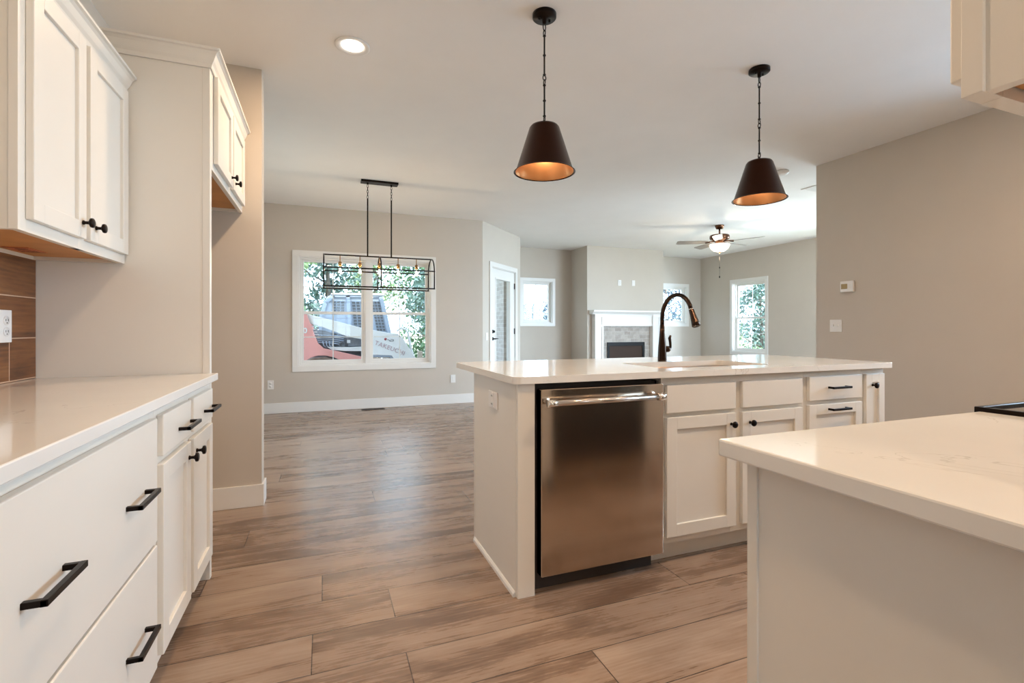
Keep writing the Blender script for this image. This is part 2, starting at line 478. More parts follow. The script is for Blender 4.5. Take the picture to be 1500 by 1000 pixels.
wall_local('wall_left', (WX, BY), (WX, FY), [(W7[0] - BY, W7[1] - BY, W7[2], W7[3])], t=T)
wall_local('wall_far', (WX - 0.3, FY), (DX0, FY), [(W1[0] - WX + 0.3, W1[1] - WX + 0.3, W1[2], W1[3])])
DOOR_S = (0.296, 1.232, 0.0, 2.084)
wall_local('wall_patio', (DX0, FY), (DX1, DY1), [DOOR_S])
wall_local('wall_living_left', (DX1, DY1), (DX1, LFY + T))
wall_local('wall_living_far', (DX1, LFY), (LRX + T, LFY), [(W2[0] - DX1, W2[1] - DX1, W2[2], W2[3]), (W3[0] - DX1, W3[1] - DX1, W3[2], W3[3])])
wall_local('wall_living_right', (LRX, LFY), (LRX, RY - T), [(LFY - W4[1], LFY - W4[0], W4[2], W4[3]), (LFY - W6[1], LFY - W6[0], W6[2], W6[3])])
wall_local('wall_living_front', (LRX, RY), (RX, RY), [(LRX - W8[1], LRX - W8[0], W8[2], W8[3])], t=0.12)
wall_local('wall_right', (RX, RY - 0.12), (RX, 0.03), [(RY - 0.12 - W9[1], RY - 0.12 - W9[0], W9[2], W9[3])], t=0.12)
struct('wall_range', bx(0.72, RX + 0.12, -0.09, 0.03, 0, CZ), M['wall'])
struct('wall_hall', bx(2.4, 2.52, BY, -0.09, 0, CZ), M['wall'])
wall_local('wall_back', (2.52, BY), (-1.4, BY), [(2.52 - W5[1], 2.52 - W5[0], W5[2], W5[3])])
struct('wall_pantry', bx(WX, -0.358, 3.435, 3.555, 0, CZ), M['wall'])
FPX0, FPX1, FPY = 4.85, 6.68, 8.42
struct('wall_chimney', bx(FPX0, FPX1, FPY, LFY, 0, CZ), M['wall'])

def board(name, segs, h=0.135, t=0.014):
    """baseboard: list of (x0,x1,y0,y1) footprints"""
    bm = nb()
    for s in segs:
        add_box(bm, *s, 0, h, 0.003)
    return struct(name, bm, M['trim'])
board('baseboard_far', [(WX, DX0, FY - 0.014, FY)])
board('baseboard_pantry', [(WX, -0.344, 3.421, 3.435), (-0.358, -0.344, 3.435, 3.569), (WX, -0.344, 3.555, 3.569)])
board('baseboard_left', [(WX, WX + 0.014, 3.569, FY - 0.014)])
board('baseboard_right', [(RX - 0.014, RX, 0.9, RY), (RX - 0.014, W8[0] - 0.08, RY, RY + 0.014), (W8[1] + 0.08, LRX, RY, RY + 0.014)])
board('baseboard_living_far', [(DX1, FPX0, LFY - 0.014, LFY), (FPX1, LRX, LFY - 0.014, LFY)])
board('baseboard_living_right', [(LRX - 0.014, LRX, RY + 0.014, LFY - 0.014)])
board('baseboard_living_left', [(DX1, DX1 + 0.014, DY1, LFY - 0.014)])
board('baseboard_chimney', [(FPX0 - 0.014, FPX0, FPY - 0.014, LFY - 0.014), (FPX0 - 0.014, 4.96, FPY - 0.014, FPY), (6.52, FPX1 + 0.014, FPY - 0.014, FPY), (FPX1, FPX1 + 0.014, FPY - 0.014, LFY - 0.014)])

# ------------------------------------------------------------------ windows
def window(name, p0, rotz, x0, x1, z0, z1, units=1, hung=True, cas=0.072, sill=False):
    """local frame: x along the wall, +y to the outside"""
    r = sroot(name, (p0[0], p0[1], 0), rotz)
    bm = nb(); e = 0.018
    add_box(bm, x0 - cas, x1 + cas, -e, 0, z1, z1 + cas, 0.002); add_box(bm, x0 - cas, x1 + cas, -e, 0, z0 - cas, z0, 0.002)
    add_box(bm, x0 - cas, x0, -e, 0, z0, z1, 0.002); add_box(bm, x1, x1 + cas, -e, 0, z0, z1, 0.002)
    obj('window_casing', bm, M['trim'], r, True)
    bm = nb(); j = 0.012
    for a in ((x0, x0 + j, z0, z1), (x1 - j, x1, z0, z1), (x0 + j, x1 - j, z0, z0 + j), (x0 + j, x1 - j, z1 - j, z1)):
        add_box(bm, a[0], a[1], 0.0, T - 0.004, a[2], a[3])
    obj('window_jamb', bm, M['trim'], r, True)
    x0 += j; x1 -= j; z0 += j; z1 -= j
    w = (x1 - x0 - (units - 1) * 0.05) / units
    for u in range(units):
        a = x0 + u * (w + 0.05); b = a + w
        if u: obj('window_mullion', bx(a - 0.05, a, 0.03, T - 0.01, z0, z1), M['trim'], r, True)
        bm = nb(); f = 0.022
        for q in ((a, a + f, z0, z1), (b - f, b, z0, z1), (a + f, b - f, z0, z0 + f), (a + f, b - f, z1 - f, z1)):
            add_box(bm, q[0], q[1], 0.05, 0.125, q[2], q[3], 0.002)
        obj('window_frame', bm, M['trim'], r, True)
        a += f; b -= f; c0 = z0 + f; c1 = z1 - f
        mid = c0 + (c1 - c0) * 0.485
        sashes = [(c0, mid + 0.018, 0.060, 0.085), (mid - 0.018, c1, 0.090, 0.115)] if hung else [(c0, c1, 0.07, 0.10)]
        for (s0, s1, y0, y1) in sashes:
            s = obj('sash', (lambda q: [add_box(q, a, a + 0.032, y0, y1, s0, s1, 0.002), add_box(q, b - 0.032, b, y0, y1, s0, s1, 0.002),
                    add_box(q, a + 0.032, b - 0.032, y0, y1, s0, s0 + 0.040, 0.002), add_box(q, a + 0.032, b - 0.032, y0, y1, s1 - 0.034, s1, 0.002)][0])(nb()), M['trim'], r, True)
            ym = (y0 + y1) / 2
            g = obj('pane', bx(a + 0.032, b - 0.032, ym - 0.002, ym + 0.002, s0 + 0.04, s1 - 0.034), M['glass'], s, True)
            bm = nb(); xm = (a + b) / 2; zm = (s0 + s1) / 2 + 0.003; yy = ym + 0.004
            add_box(bm, xm - 0.007, xm + 0.007, yy, yy + 0.008, s0 + 0.04, s1 - 0.034); add_box(bm, a + 0.032, b - 0.032, yy, yy + 0.008, zm - 0.006, zm + 0.006)
            obj('muntin', bm, M['trim'], s, True)
    # daylight portal (guides the sampling of the sky, gives no light itself)
    ld = bpy.data.lights.new('portal', 'AREA'); ld.shape = 'RECTANGLE'; ld.size = x1 - x0; ld.size_y = z1 - z0; ld.cycles.is_portal = True
    lo = bpy.data.objects.new('portal', ld); C.objects.link(lo); lo.parent = r
    lo.location = ((x0 + x1) / 2, T + 0.02, (z0 + z1) / 2); lo.rotation_euler = (-PI / 2, 0, 0)
    return r

window('window_1', (0, FY), 0, W1[0], W1[1], W1[2], W1[3], units=2)
window('window_2', (0, LFY), 0, W2[0], W2[1], W2[2], W2[3], hung=False, cas=0.062)
window('window_3', (0, LFY), 0, W3[0], W3[1], W3[2], W3[3], hung=False, cas=0.062)
window('window_4', (LRX, 0), -PI / 2, -W4[1], -W4[0], W4[2], W4[3], cas=0.07)
window('added_window_5', (0, BY), PI, -W5[1], -W5[0], W5[2], W5[3], units=2)  # this and the windows below are unseen, added to let light in
window('added_window_6', (LRX, 0), -PI / 2, -W6[1], -W6[0], W6[2], W6[3], units=2)
window('added_window_7', (WX, 0), PI / 2, W7[0], W7[1], W7[2], W7[3], units=2)
window('added_window_9', (RX, 0), -PI / 2, -W9[1], -W9[0], W9[2], W9[3])
window('added_window_8', (0, RY), PI, -W8[1], -W8[0], W8[2], W8[3], units=3)

# ------------------------------------------------------------------ patio door (local: along the diagonal wall)
ang = math.atan2(DY1 - FY, DX1 - DX0)
dr = sroot('door_1', (DX0, FY, 0), ang)
s0, s1, _, zt = DOOR_S
bm = nb(); e = 0.018; cs = 0.075
add_box(bm, s0 - cs, s0, -e, 0, 0, zt, 0.002); add_box(bm, s1, s1 + cs, -e, 0, 0, zt, 0.002); add_box(bm, s0 - cs, s1 + cs, -e, 0, zt, zt + cs, 0.002)
obj('door_casing', bm, M['trim'], dr, True)
bm = nb()
add_box(bm, s0, s0 + 0.010, 0, T, 0, zt); add_box(bm, s1 - 0.010, s1, 0, T, 0, zt); add_box(bm, s0 + 0.01, s1 - 0.01, 0, T, zt - 0.010, zt)
obj('door_jamb', bm, M['trim'], dr, True)
a, b = s0 + 0.014, s1 - 0.014
gx0, gx1, gz0, gz1 = a + 0.155, b - 0.155, 0.26, 1.935
bm = nb()
for q in ((a, gx0, 0.012, zt - 0.014), (gx1, b, 0.012, zt - 0.014), (gx0, gx1, 0.012, gz0), (gx0, gx1, gz1, zt - 0.014)):
    add_box(bm, q[0], q[1], 0.012, 0.056, q[2], q[3])
slab = obj('door_slab', bm, M['trim'], dr, True)
bm = nb()
for q in ((gx0 - 0.005, gx0 + 0.025, gz0, gz1), (gx1 - 0.025, gx1 + 0.005, gz0, gz1), (gx0 + 0.025, gx1 - 0.025, gz0, gz0 + 0.03), (gx0 + 0.025, gx1 - 0.025, gz1 - 0.03, gz1)):
    add_box(bm, q[0], q[1], 0.004, 0.064, q[2], q[3], 0.004)
obj('glazing_frame', bm, M['trim'], slab, True)
obj('pane', bx(gx0 + 0.02, gx1 - 0.02, 0.032, 0.036, gz0 + 0.02, gz1 - 0.02), M['glass'], slab, True)
bm = nb(); hx = a + 0.055
add_lathe(bm, [(0.026, 0.0), (0.026, -0.010), (0.018, -0.014), (0.010, -0.016), (0.010, -0.05), (0, -0.05)], 0, 0, 20, 'y', (hx, 0.012, 0.945))
add_tube(bm, [(hx, -0.035, 0.945), (hx + 0.05, -0.04, 0.947), (hx + 0.115, -0.036, 0.944)], [0.011, 0.009, 0.006], 10)
obj('lever_handle', bm, M['black_metal'], slab, True)
bm = nb()
add_lathe(bm, [(0.029, 0.0), (0.029, -0.010), (0.022, -0.018), (0, -0.018)], 0, 0, 20, 'y', (hx, 0.012, 1.06))
add_box(bm, hx - 0.006, hx + 0.006, -0.03, -0.004, 1.042, 1.078, 0.002)
obj('deadbolt', bm, M['black_metal'], slab, True)
for z in (0.28, 1.06, 1.84):
    bm = nb(); add_tube(bm, [(b + 0.004, 0.006, z - 0.05), (b + 0.004, 0.006, z + 0.05)], 0.007, 8)
    add_box(bm, b - 0.006, b + 0.012, 0.0, 0.013, z - 0.05, z + 0.05)
    obj('hinge', bm, M['black_metal'], slab, True)
ld = bpy.data.lights.new('portal', 'AREA'); ld.shape = 'RECTANGLE'; ld.size = gx1 - gx0; ld.size_y = gz1 - gz0; ld.cycles.is_portal = True
lo = bpy.data.objects.new('portal', ld); C.objects.link(lo); lo.parent = dr
lo.location = ((gx0 + gx1) / 2, T + 0.02, (gz0 + gz1) / 2); lo.rotation_euler = (-PI / 2, 0, 0)

# ------------------------------------------------------------------ cabinetry parts
# Fronts are built in a local frame (u across, v up, w out of the front) then mapped.
class Face:
    """maps (u, w, z) to the world. kind 'X+' faces +X (u = y), 'Y-' faces -Y (u = x), 'Y+' faces +Y (u = x)"""
    def __init__(s, kind, plane): s.k = kind; s.p = plane
    def box(s, bm, u0, u1, w0, w1, z0, z1, bev=0.0):
        if s.k == 'X+': return add_box(bm, s.p + w0, s.p + w1, u0, u1, z0, z1, bev)
        if s.k == 'Y-': return add_box(bm, u0, u1, s.p - w1, s.p - w0, z0, z1, bev)
        return add_box(bm, u0, u1, s.p + w0, s.p + w1, z0, z1, bev)
    def pt(s, u, w, z):
        if s.k == 'X+': return (s.p + w, u, z)
        if s.k == 'Y-': return (u, s.p - w, z)
        return (u, s.p + w, z)

FT = 0.020   # door thickness
def slab_front(F, u0, u1, z0, z1, name, root, mat=None):
    bm = nb(); F.box(bm, u0, u1, 0.0005, FT, z0, z1, 0.0035)
    return obj(name, bm, mat or M['cab'], root)

def shaker_front(F, u0, u1, z0, z1, name, root, rail=0.057):
    bm = nb(); b = 0.0022
    F.box(bm, u0, u0 + rail, 0.0005, FT, z0, z1, b); F.box(bm, u1 - rail, u1, 0.0005, FT, z0, z1, b)
    F.box(bm, u0 + rail - 0.001, u1 - rail + 0.001, 0.0005, FT - 0.0002, z0, z0 + rail, b); F.box(bm, u0 + rail - 0.001, u1 - rail + 0.001, 0.0005, FT - 0.0002, z1 - rail, z1, b)
    F.box(bm, u0 + rail - 0.002, u1 - rail + 0.002, 0.003, FT - 0.011, z0 + rail - 0.002, z1 - rail + 0.002)
    return obj(name, bm, M['cab'], root)

def bar_pull(F, u, z, parent, L=0.145, out=0.034):
    bm = nb(); t = 0.0055; w0 = FT
    for s in (-1, 1):
        c = u + s * (L / 2 - t)
        F.box(bm, c - t, c + t, w0 - 0.0005, w0 + out, z - t, z + t, 0.0012)
    F.box(bm, u - L / 2, u + L / 2, w0 + out - 0.010, w0 + out + 0.001, z - t - 0.0004, z + t + 0.0004, 0.0012)
    return obj('handle', bm, M['bronze'], parent)

def knob(F, u, z, parent):
    prof = [(0.0075, 0.0), (0.0075, 0.003), (0.0052, 0.006), (0.0052, 0.014), (0.009, 0.019), (0.0155, 0.021), (0.0165, 0.025), (0.0155, 0.029), (0.011, 0.031), (0.0, 0.0315)]
    bm = nb()
    o = F.pt(u, FT, z)
    if F.k == 'X+': add_lathe(bm, prof, 0, 0, 20, 'x', o)
    elif F.k == 'Y-': add_lathe(bm, [(r, -h) for r, h in prof], 0, 0, 20, 'y', o)
    else: add_lathe(bm, prof, 0, 0, 20, 'y', o)
    return obj('knob', bm, M['bronze'], parent)

def body_bm(F, u0, u1, depth, z0, z1, toe=0.10, stiles=(), rails=()):
    """carcass with a face frame: the frame stands at w -FT..0, openings between stiles and rails stay dark"""
    bm = nb()
    F.box(bm, u0, u1, -depth, -0.021, z0 + toe, z1)
    if toe: F.box(bm, u0, u1, -depth, -0.085, z0, z0 + toe)
    for a, b in stiles: F.box(bm, a, b, -0.021, 0, z0 + toe, z1, 0.0008)
    for a, b, c, d in rails: F.box(bm, a, b, -0.021, -0.0003, c, d)
    return bm

# ---------------------------------------------------------------- left base run (faces +X)
FL = Face('X+', -0.466)       # face frame front; door fronts at -0.446
dep = abs(WX + 0.466) - 0.004
c1 = thing('base_cabinet', 'white wide base cabinet with two deep slab drawers under the left counter', 'cabinet', (-0.77, 1.26, 0), 0, 'left base cabinets')
obj('body', body_bm(FL, 0.84, 1.725, dep, 0, 0.883, 0.10, [(0.84, 0.88), (1.68, 1.725)], [(0.88, 1.68, 0.845, 0.883), (0.88, 1.68, 0.10, 0.14), (0.88, 1.68, 0.475, 0.515)]), M['cab'], c1)
for z0, z1 in ((0.497, 0.853), (0.130, 0.487)):
    d = slab_front(FL, 0.865, 1.690, z0, z1, 'drawer_front', c1)
    zh = (z0 + z1) / 2 + (-0.003 if z0 > 0.3 else -0.008)
    bar_pull(FL, 1.072, zh, d); bar_pull(FL, 1.517, zh, d)
c2 = thing('base_cabinet', 'white base cabinet with two small drawers over two doors beside the tall fridge panel', 'cabinet', (-0.77, 2.11, 0), 0, 'left base cabinets')
obj('body', body_bm(FL, 1.7255, 2.497, dep, 0, 0.883, 0.10, [(1.7255, 1.775), (2.065, 2.135), (2.44, 2.497)],
                    [(1.775, 2.44, 0.845, 0.883), (1.775, 2.44, 0.10, 0.14), (1.775, 2.44, 0.69, 0.745)]), M['cab'], c2)
for i, (u0, u1) in enumerate(((1.750, 2.078), (2.122, 2.450))):
    d = slab_front(FL, u0, u1, 0.727, 0.853, 'drawer_front', c2); bar_pull(FL, (u0 + u1) / 2 + 0.075, 0.778, d, 0.16)
    d = shaker_front(FL, u0, u1, 0.130, 0.703, 'door', c2); knob(FL, u1 - 0.032 if i == 0 else u0 + 0.036, 0.650, d)
ct = obj('countertop', add_prism(nb(), rrect(WX + 0.002, -0.434, 0.70, 2.498, 0.004, 2), 0.884, 0.914, 'z', 0.003), M['quartz'])
tag(ct, 'white quartz countertop on the left base cabinets, against the wood tile', 'countertop')

# tall fridge panel + cabinet above the fridge space
F2 = Face('X+', -0.466)
c3 = thing('refrigerator_cabinet', 'white two-door cabinet high above the empty fridge space with its tall side panel', 'cabinet', (-0.77, 2.51, 0))
sp3 = obj('side_panel', bx(WX + 0.002, -0.495, 2.502, 2.521, 0.0, 2.32), M['cab'], c3)
obj('front_stile', bx(-0.495, -0.466, 2.500, 2.536, 0.0, 2.32, 0.0015), M['cab'], sp3)
bm = nb()
yA, yB = 2.537, 3.433; z0, z1 = 1.828, 2.32
F2.box(bm, yA, yA + 0.018, -dep, -0.021, z0, z1); F2.box(bm, yB - 0.018, yB, -dep, -0.021, z0, z1)
F2.box(bm, yA, yB, -dep, -0.021, z1 - 0.018, z1); F2.box(bm, yA, yB, -dep, -dep + 0.01, z0, z1)
for q in ((yA, yA + 0.045, z0, z1), (yB - 0.045, yB, z0, z1), (2.965, 3.01, z0 + 0.045, z1 - 0.045)): F2.box(bm, q[0], q[1], -0.021, 0, q[2], q[3], 0.001)
for q in ((z0, z0 + 0.045), (z1 - 0.07, z1)): F2.box(bm, yA + 0.045, yB - 0.045, -0.021, -0.0003, q[0], q[1])
obj('body', bm, M['cab'], c3)
obj('underside', bx(WX + 0.012, -0.488, yA + 0.018, yB - 0.018, z0 + 0.018, z0 + 0.028), M['maple'], c3)['label'] = 'raw maple underside'
for i, (u0, u1) in enumerate(((2.570, 2.972), (3.003, 3.400))):
    d = shaker_front(F2, u0, u1, 1.862, 2.262, 'door', c3, 0.055); knob(F2, u1 - 0.045 if i == 0 else u0 + 0.045, 1.905, d)
def crown_profile(top, h, out):
    # (outward, z) cove and bead profile
    return [(0.0, top - h), (0.006, top - h), (0.010, top - h * 0.78), (0.018, top - h * 0.62), (out * 0.62, top - h * 0.30), (out * 0.80, top - h * 0.18), (out, top - h * 0.14), (out, top), (0.0, top)]
def crown_path(path, prof):
    """path: list of (x, y, nx, ny) mitre offsets; prof extruded along it"""
    bm = nb(); rings = []
    for x, y, nx, ny in path: rings.append([bm.verts.new((x + nx * o, y + ny * o, z)) for o, z in prof])
    n = len(prof)
    for a, b in zip(rings, rings[1:]):
        for k in range(n): bm.faces.new([a[k], a[(k + 1) % n], b[(k + 1) % n], b[k]])
    bm.faces.new(rings[0]); bm.faces.new(list(reversed(rings[-1])))
    return bm
pr3 = crown_profile(2.338, 0.075, 0.045)
obj('crown_molding', crown_path([(WX + 0.002, 2.4995, 0, -1), (-0.4655, 2.4995, 1, -1), (-0.4655, 3.433, 1, 0)], pr3), M['cab'], c3)

# left wall cabinet (faces +X)
FU = Face('X+', -0.775)
udep = abs(WX + 0.775) - 0.003
c4 = thing('wall_cabinet', 'white two-door wall cabinet with crown moulding above the left counter', 'cabinet', (-0.92, 2.1, 1.385))
bm = nb(); yA, yB = 1.728, 2.497; z0, z1 = 1.383, 2.15
FU.box(bm, yA + 0.004, yA + 0.020, -udep, -0.021, z0, z1); FU.box(bm, yB - 0.018, yB, -udep, -0.021, z0, z1)
FU.box(bm, yA + 0.02, yB - 0.018, -udep, -0.021, z1 - 0.018, z1); FU.box(bm, yA + 0.02, yB - 0.018, -udep, -udep + 0.008, z0, z1)
for q in ((yA, yA + 0.04), (2.075, 2.125), (yB - 0.04, yB)): FU.box(bm, q[0], q[1], -0.021, 0, z0, z1, 0.001)
for q in ((z0, z0 + 0.045), (z1 - 0.06, z1)): FU.box(bm, yA + 0.04, yB - 0.04, -0.021, -0.0003, q[0], q[1])
obj('body', bm, M['cab'], c4)
obj('underside', bx(WX + 0.011, -0.797, yA + 0.021, yB - 0.019, z0 + 0.014, z0 + 0.024), M['maple'], c4)['label'] = 'raw maple underside'
for i, (u0, u1) in enumerate(((1.762, 2.090), (2.122, 2.478))):
    d = shaker_front(FU, u0, u1, 1.418, 2.098, 'door', c4, 0.056); knob(FU, u1 - 0.028 if i == 0 else u0 + 0.040, 1.470, d)
obj('crown_molding', crown_path([(WX + 0.002, 1.7275, 0, -1), (-0.7745, 1.7275, 1, -1), (-0.7745, 2.497, 1, 0)], crown_profile(2.170, 0.068, 0.042)), M['cab'], c4)
lb = obj('warning_sticker', bx(-1.045, -0.965, 2.215, 2.345, z0 + 0.0125, z0 + 0.0138), M['orange_label'], c4); lb['label'] = 'small orange warning sticker'
bm = nb(); add_box(bm, -1.04, -0.97, 2.222, 2.228, z0 + 0.0118, z0 + 0.0124); add_box(bm, -1.04, -0.97, 2.334, 2.339, z0 + 0.0118, z0 + 0.0124)
add_lathe(bm, [(0.018, z0 + 0.0118), (0.018, z0 + 0.0124)], -1.005, 2.262, 20)
for k in range(4): add_box(bm, -1.03 + k * 0.014, -1.024 + k * 0.014, 2.295, 2.328, z0 + 0.0118, z0 + 0.0124)
obj('sticker_print', bm, M['label_ink'], lb)

# backsplash
bs = tag(obj('tile_backsplash', bx(WX + 0.001, WX + 0.009, 0.70, 2.4985, 0.9145, 1.398), M['tile']), 'wood-look plank tile backsplash between left counter and wall cabinet', 'backsplash')

# ---------------------------------------------------------------- outlets and switches
def plate_local(root, w, h, kind):
    """local frame: x across, -y out of the wall, z up"""
    p = obj('cover_plate', bx(-w / 2, w / 2, -0.006, 0, -h / 2, h / 2, 0.002), M['plastic'], root, True)
    if kind == 'duplex':
        for s in (-1, 1):
            q = obj('socket', add_lathe(nb(), [(0.0165, 0.0), (0.0165, -0.003), (0.0, -0.003)], 0, 0, 20, 'y', (0, -0.0055, s * 0.020)), M['plastic'], root, True)
            bm = nb()
            add_box(bm, -0.0075, -0.0055, -0.0095, -0.0083, s * 0.020 - 0.002, s * 0.020 + 0.006); add_box(bm, 0.0055, 0.0075, -0.0095, -0.0083, s * 0.020 - 0.002, s * 0.020 + 0.006)
            add_box(bm, -0.002, 0.002, -0.0095, -0.0083, s * 0.020 - 0.010, s * 0.020 - 0.006)
            obj('slots', bm, M['slot'], q, True)
    elif kind == 'switch':
        obj('rocker', bx(-0.016, 0.016, -0.009, -0.0055, -0.033, 0.033, 0.001), M['plastic'], root, True)
    elif kind == 'double_switch':
        for s in (-1, 1):
            obj('toggle', bx(s * 0.023 - 0.005, s * 0.023 + 0.005, -0.016, -0.0055, -0.004, 0.012, 0.001), M['plastic'], root, True)
    elif kind == 'gfci':
        obj('receptacle', bx(-0.016, 0.016, -0.009, -0.0055, -0.033, 0.033, 0.001), M['plastic'], root, True)
        for s in (-1, 1):
            bm = nb()
            for d in (-1, 1): add_box(bm, d * 0.006 - 0.001, d * 0.006 + 0.001, -0.0102, -0.0088, s * 0.019 - 0.004, s * 0.019 + 0.004)
            obj('slots', bm, M['slot'], root, True)
def outlet(name, label, cat, loc, rotz, w=0.072, h=0.117, kind='duplex', group=None):
    t = thing(name, label, cat, loc, rotz, group)
    plate_local(t, w, h, kind)
    return t
outlet('wall_outlet', 'pale duplex outlet plate on the wood tile over the left counter', 'outlet', (WX + 0.0092, 2.290, 1.120), PI / 2, kind='duplex')
outlet('wall_outlet', 'white duplex outlet low on the dining wall, left of the big window', 'outlet', (-0.632, FY - 0.0005, 0.375), 0)
outlet('wall_outlet', 'white outlet low on the dining wall right of the window, near the island', 'outlet', (1.80, FY - 0.0005, 0.365), 0, kind='switch')
outlet('wall_outlet', 'white outlet plate on the end panel of the island', 'outlet', (0.7435, 2.155, 0.780), -PI / 2, w=0.118, h=0.078, kind='gfci')
outlet('wall_outlet', 'left of two small plates above the fireplace mantel', 'outlet', (5.60, FPY - 0.0005, 2.03), 0, w=0.075, h=0.115)
outlet('media_plate', 'right of two small plates above the fireplace mantel', 'plate', (5.93, FPY - 0.0005, 2.035), 0, w=0.075, h=0.115, kind='switch')
dd = Vector((math.cos(ang), math.sin(ang)))
sp_ = Vector((DX0, FY)) + dd * 0.135
outlet('light_switch', 'slim white light switch on the angled wall left of the patio door', 'switch', (sp_.x + 0.0004, sp_.y - 0.0004, 0.985), ang, kind='switch')
outlet('light_switch', 'white double light switch on the right wall below the thermostat', 'switch', (RX - 0.0005, 3.262, 1.136), -PI / 2, w=0.117, h=0.117, kind='double_switch')
th = thing('thermostat', 'white wall thermostat with a small brown screen on the right wall', 'thermostat', (RX - 0.0005, 3.143, 1.505), -PI / 2)
obj('housing', bx(-0.062, 0.062, -0.028, 0, -0.052, 0.052, 0.006), M['plastic'], th, True)
obj('screen', bx(-0.050, 0.008, -0.0295, -0.0278, -0.022, 0.025), M['lcd'], th, True)
bm = nb()
for z in (-0.012, 0.012): add_box(bm, 0.022, 0.036, -0.031, -0.0278, z - 0.006, z + 0.006, 0.001)
obj('button', bm, M['plastic'], th, True)

# ---------------------------------------------------------------- island
FI = Face('Y-', 1.877)        # frame front, door fronts at 1.857
IB = 2.455                    # back of the bases
idep = IB - 1.877
ep = thing('island_end_panel', 'white end panel closing the left side of the island', 'panel', (0.78, 2.15, 0))
obj('panel', bx(0.7445, 0.8225, 1.878, IB, 0, 0.883, 0.0015), M['cab'], ep)
obj('front_stile', bx(0.7460, 0.8225, 1.8585, 1.8775, 0, 0.883, 0.0015), M['cab'], ep)
bm = nb(); add_prism(bm, [(0.7440, 0.0), (0.7440, 0.022), (0.7400, 0.020), (0.7345, 0.012), (0.7330, 0.0)], 1.880, IB, 'y')
obj('shoe_molding', bm, M['trim'], ep)
# dishwasher
dw = thing('dishwasher', 'stainless steel dishwasher with a bar handle built into the island', 'dishwasher', (1.15, 2.1, 0))
bm = nb()
add_box(bm, 0.830, 0.838, 1.885, 2.40, 0.09, 0.868); add_box(bm, 1.458, 1.466, 1.885, 2.40, 0.09, 0.868); add_box(bm, 0.838, 1.458, 1.90, 2.40, 0.09, 0.868)
add_box(bm, 0.8235, 1.4400, 1.905, 1.925, 0.0, 0.882)  # dark sheet behind the door gap, shade put into its colour
obj('tub', bm, M['dark_gap'], dw)
dd_ = obj('door', bx(0.843, 1.458, 1.838, 1.884, 0.080, 0.858, 0.003), M['steel'], dw)
obj('kick_plate', bx(0.84, 1.440, 1.930, 1.945, 0.003, 0.092), M['mdark'], dw)
bm = nb(); zb = 0.806; yb = 1.795
add_tube(bm, [(0.862, yb, zb), (1.420, yb, zb)], 0.0120, 24)
hb = obj('handle', bm, M['steel_bar'], dd_)
for xa, xb in ((0.852, 0.892), (1.392, 1.432)):
    bm = nb(); add_tube(bm, [(xa, yb, zb), (xb, yb, zb)], 0.0155, 24)
    obj('end_cap', bm, M['chrome'], hb)
    xm = (xa + xb) / 2
    bm = nb(); add_tube(bm, [(xm, yb + 0.010, zb), (xm, 1.8385, zb)], [0.009, 0.010], 14)
    obj('bracket', bm, M['chrome'], hb)
# sink cabinet
c5 = thing('sink_cabinet', 'white island sink cabinet with two doors under two false drawer fronts', 'cabinet', (1.93, 2.1, 0), 0, 'island cabinets')
bm = nb()
add_box(bm, 1.4745, 1.492, 1.898, IB, 0.10, 0.883); add_box(bm, 2.384, 2.400, 1.898, IB, 0.10, 0.883); add_box(bm, 1.492, 2.384, IB - 0.01, IB, 0.10, 0.883)
add_box(bm, 1.492, 2.384, 1.898, IB - 0.01, 0.10, 0.118)
add_box(bm, 1.4445, 2.400, 1.940, 1.955, 0, 0.10)
for q in ((1.4745, 1.515), (1.895, 1.975), (2.36, 2.400)): FI.box(bm, q[0], q[1], -0.021, 0, 0.10, 0.883, 0.0008)
for q in ((1.515, 1.895), (1.975, 2.36)):
    for z in ((0.84, 0.883), (0.69, 0.72), (0.10, 0.145)): FI.box(bm, q[0], q[1], -0.021, -0.0003, z[0], z[1])
    FI.box(bm, q[0] - 0.01, q[1] + 0.01, -0.03, -0.0215, 0.14, 0.85)
obj('body', bm, M['cab'], c5)
for i, (u0, u1) in enumerate(((1.494, 1.912), (1.956, 2.376))):
    slab_front(FI, u0, u1, 0.714, 0.847, 'false_drawer_front', c5)
    d = shaker_front(FI, u0, u1, 0.134, 0.694, 'door', c5, 0.058); knob(FI, u1 - 0.030 if i == 0 else u0 + 0.048, 0.640, d)
c6 = thing('drawer_cabinet', 'white island drawer cabinet with two bar pulls showing, right of the sink doors', 'cabinet', (2.62, 2.1, 0), 0, 'island cabinets')
obj('body', body_bm(FI, 2.401, 2.862, idep, 0, 0.883, 0.10, [(2.401, 2.44), (2.83, 2.862)], [(2.44, 2.83, 0.845, 0.883), (2.44, 2.83, 0.70, 0.72), (2.44, 2.83, 0.41, 0.44), (2.44, 2.83, 0.10, 0.145)]), M['cab'], c6)
d = slab_front(FI, 2.426, 2.845, 0.722, 0.852, 'drawer_front', c6); bar_pull(FI, 2.640, 0.790, d)
d = shaker_front(FI, 2.426, 2.845, 0.428, 0.700, 'drawer_front', c6, 0.055); bar_pull(FI, 2.640, 0.672, d)
d = shaker_front(FI, 2.426, 2.845, 0.134, 0.412, 'drawer_front', c6, 0.055); bar_pull(FI, 2.640, 0.384, d)
c7 = thing('narrow_cabinet', 'slim white single-door cabinet at the right end of the island', 'cabinet', (2.96, 2.1, 0), 0, 'island cabinets')
obj('body', body_bm(FI, 2.863, 3.055, idep, 0, 0.883, 0.10, [(2.863, 2.905), (3.02, 3.055)], [(2.905, 3.02, 0.845, 0.883), (2.905, 3.02, 0.10, 0.145)]), M['cab'], c7)
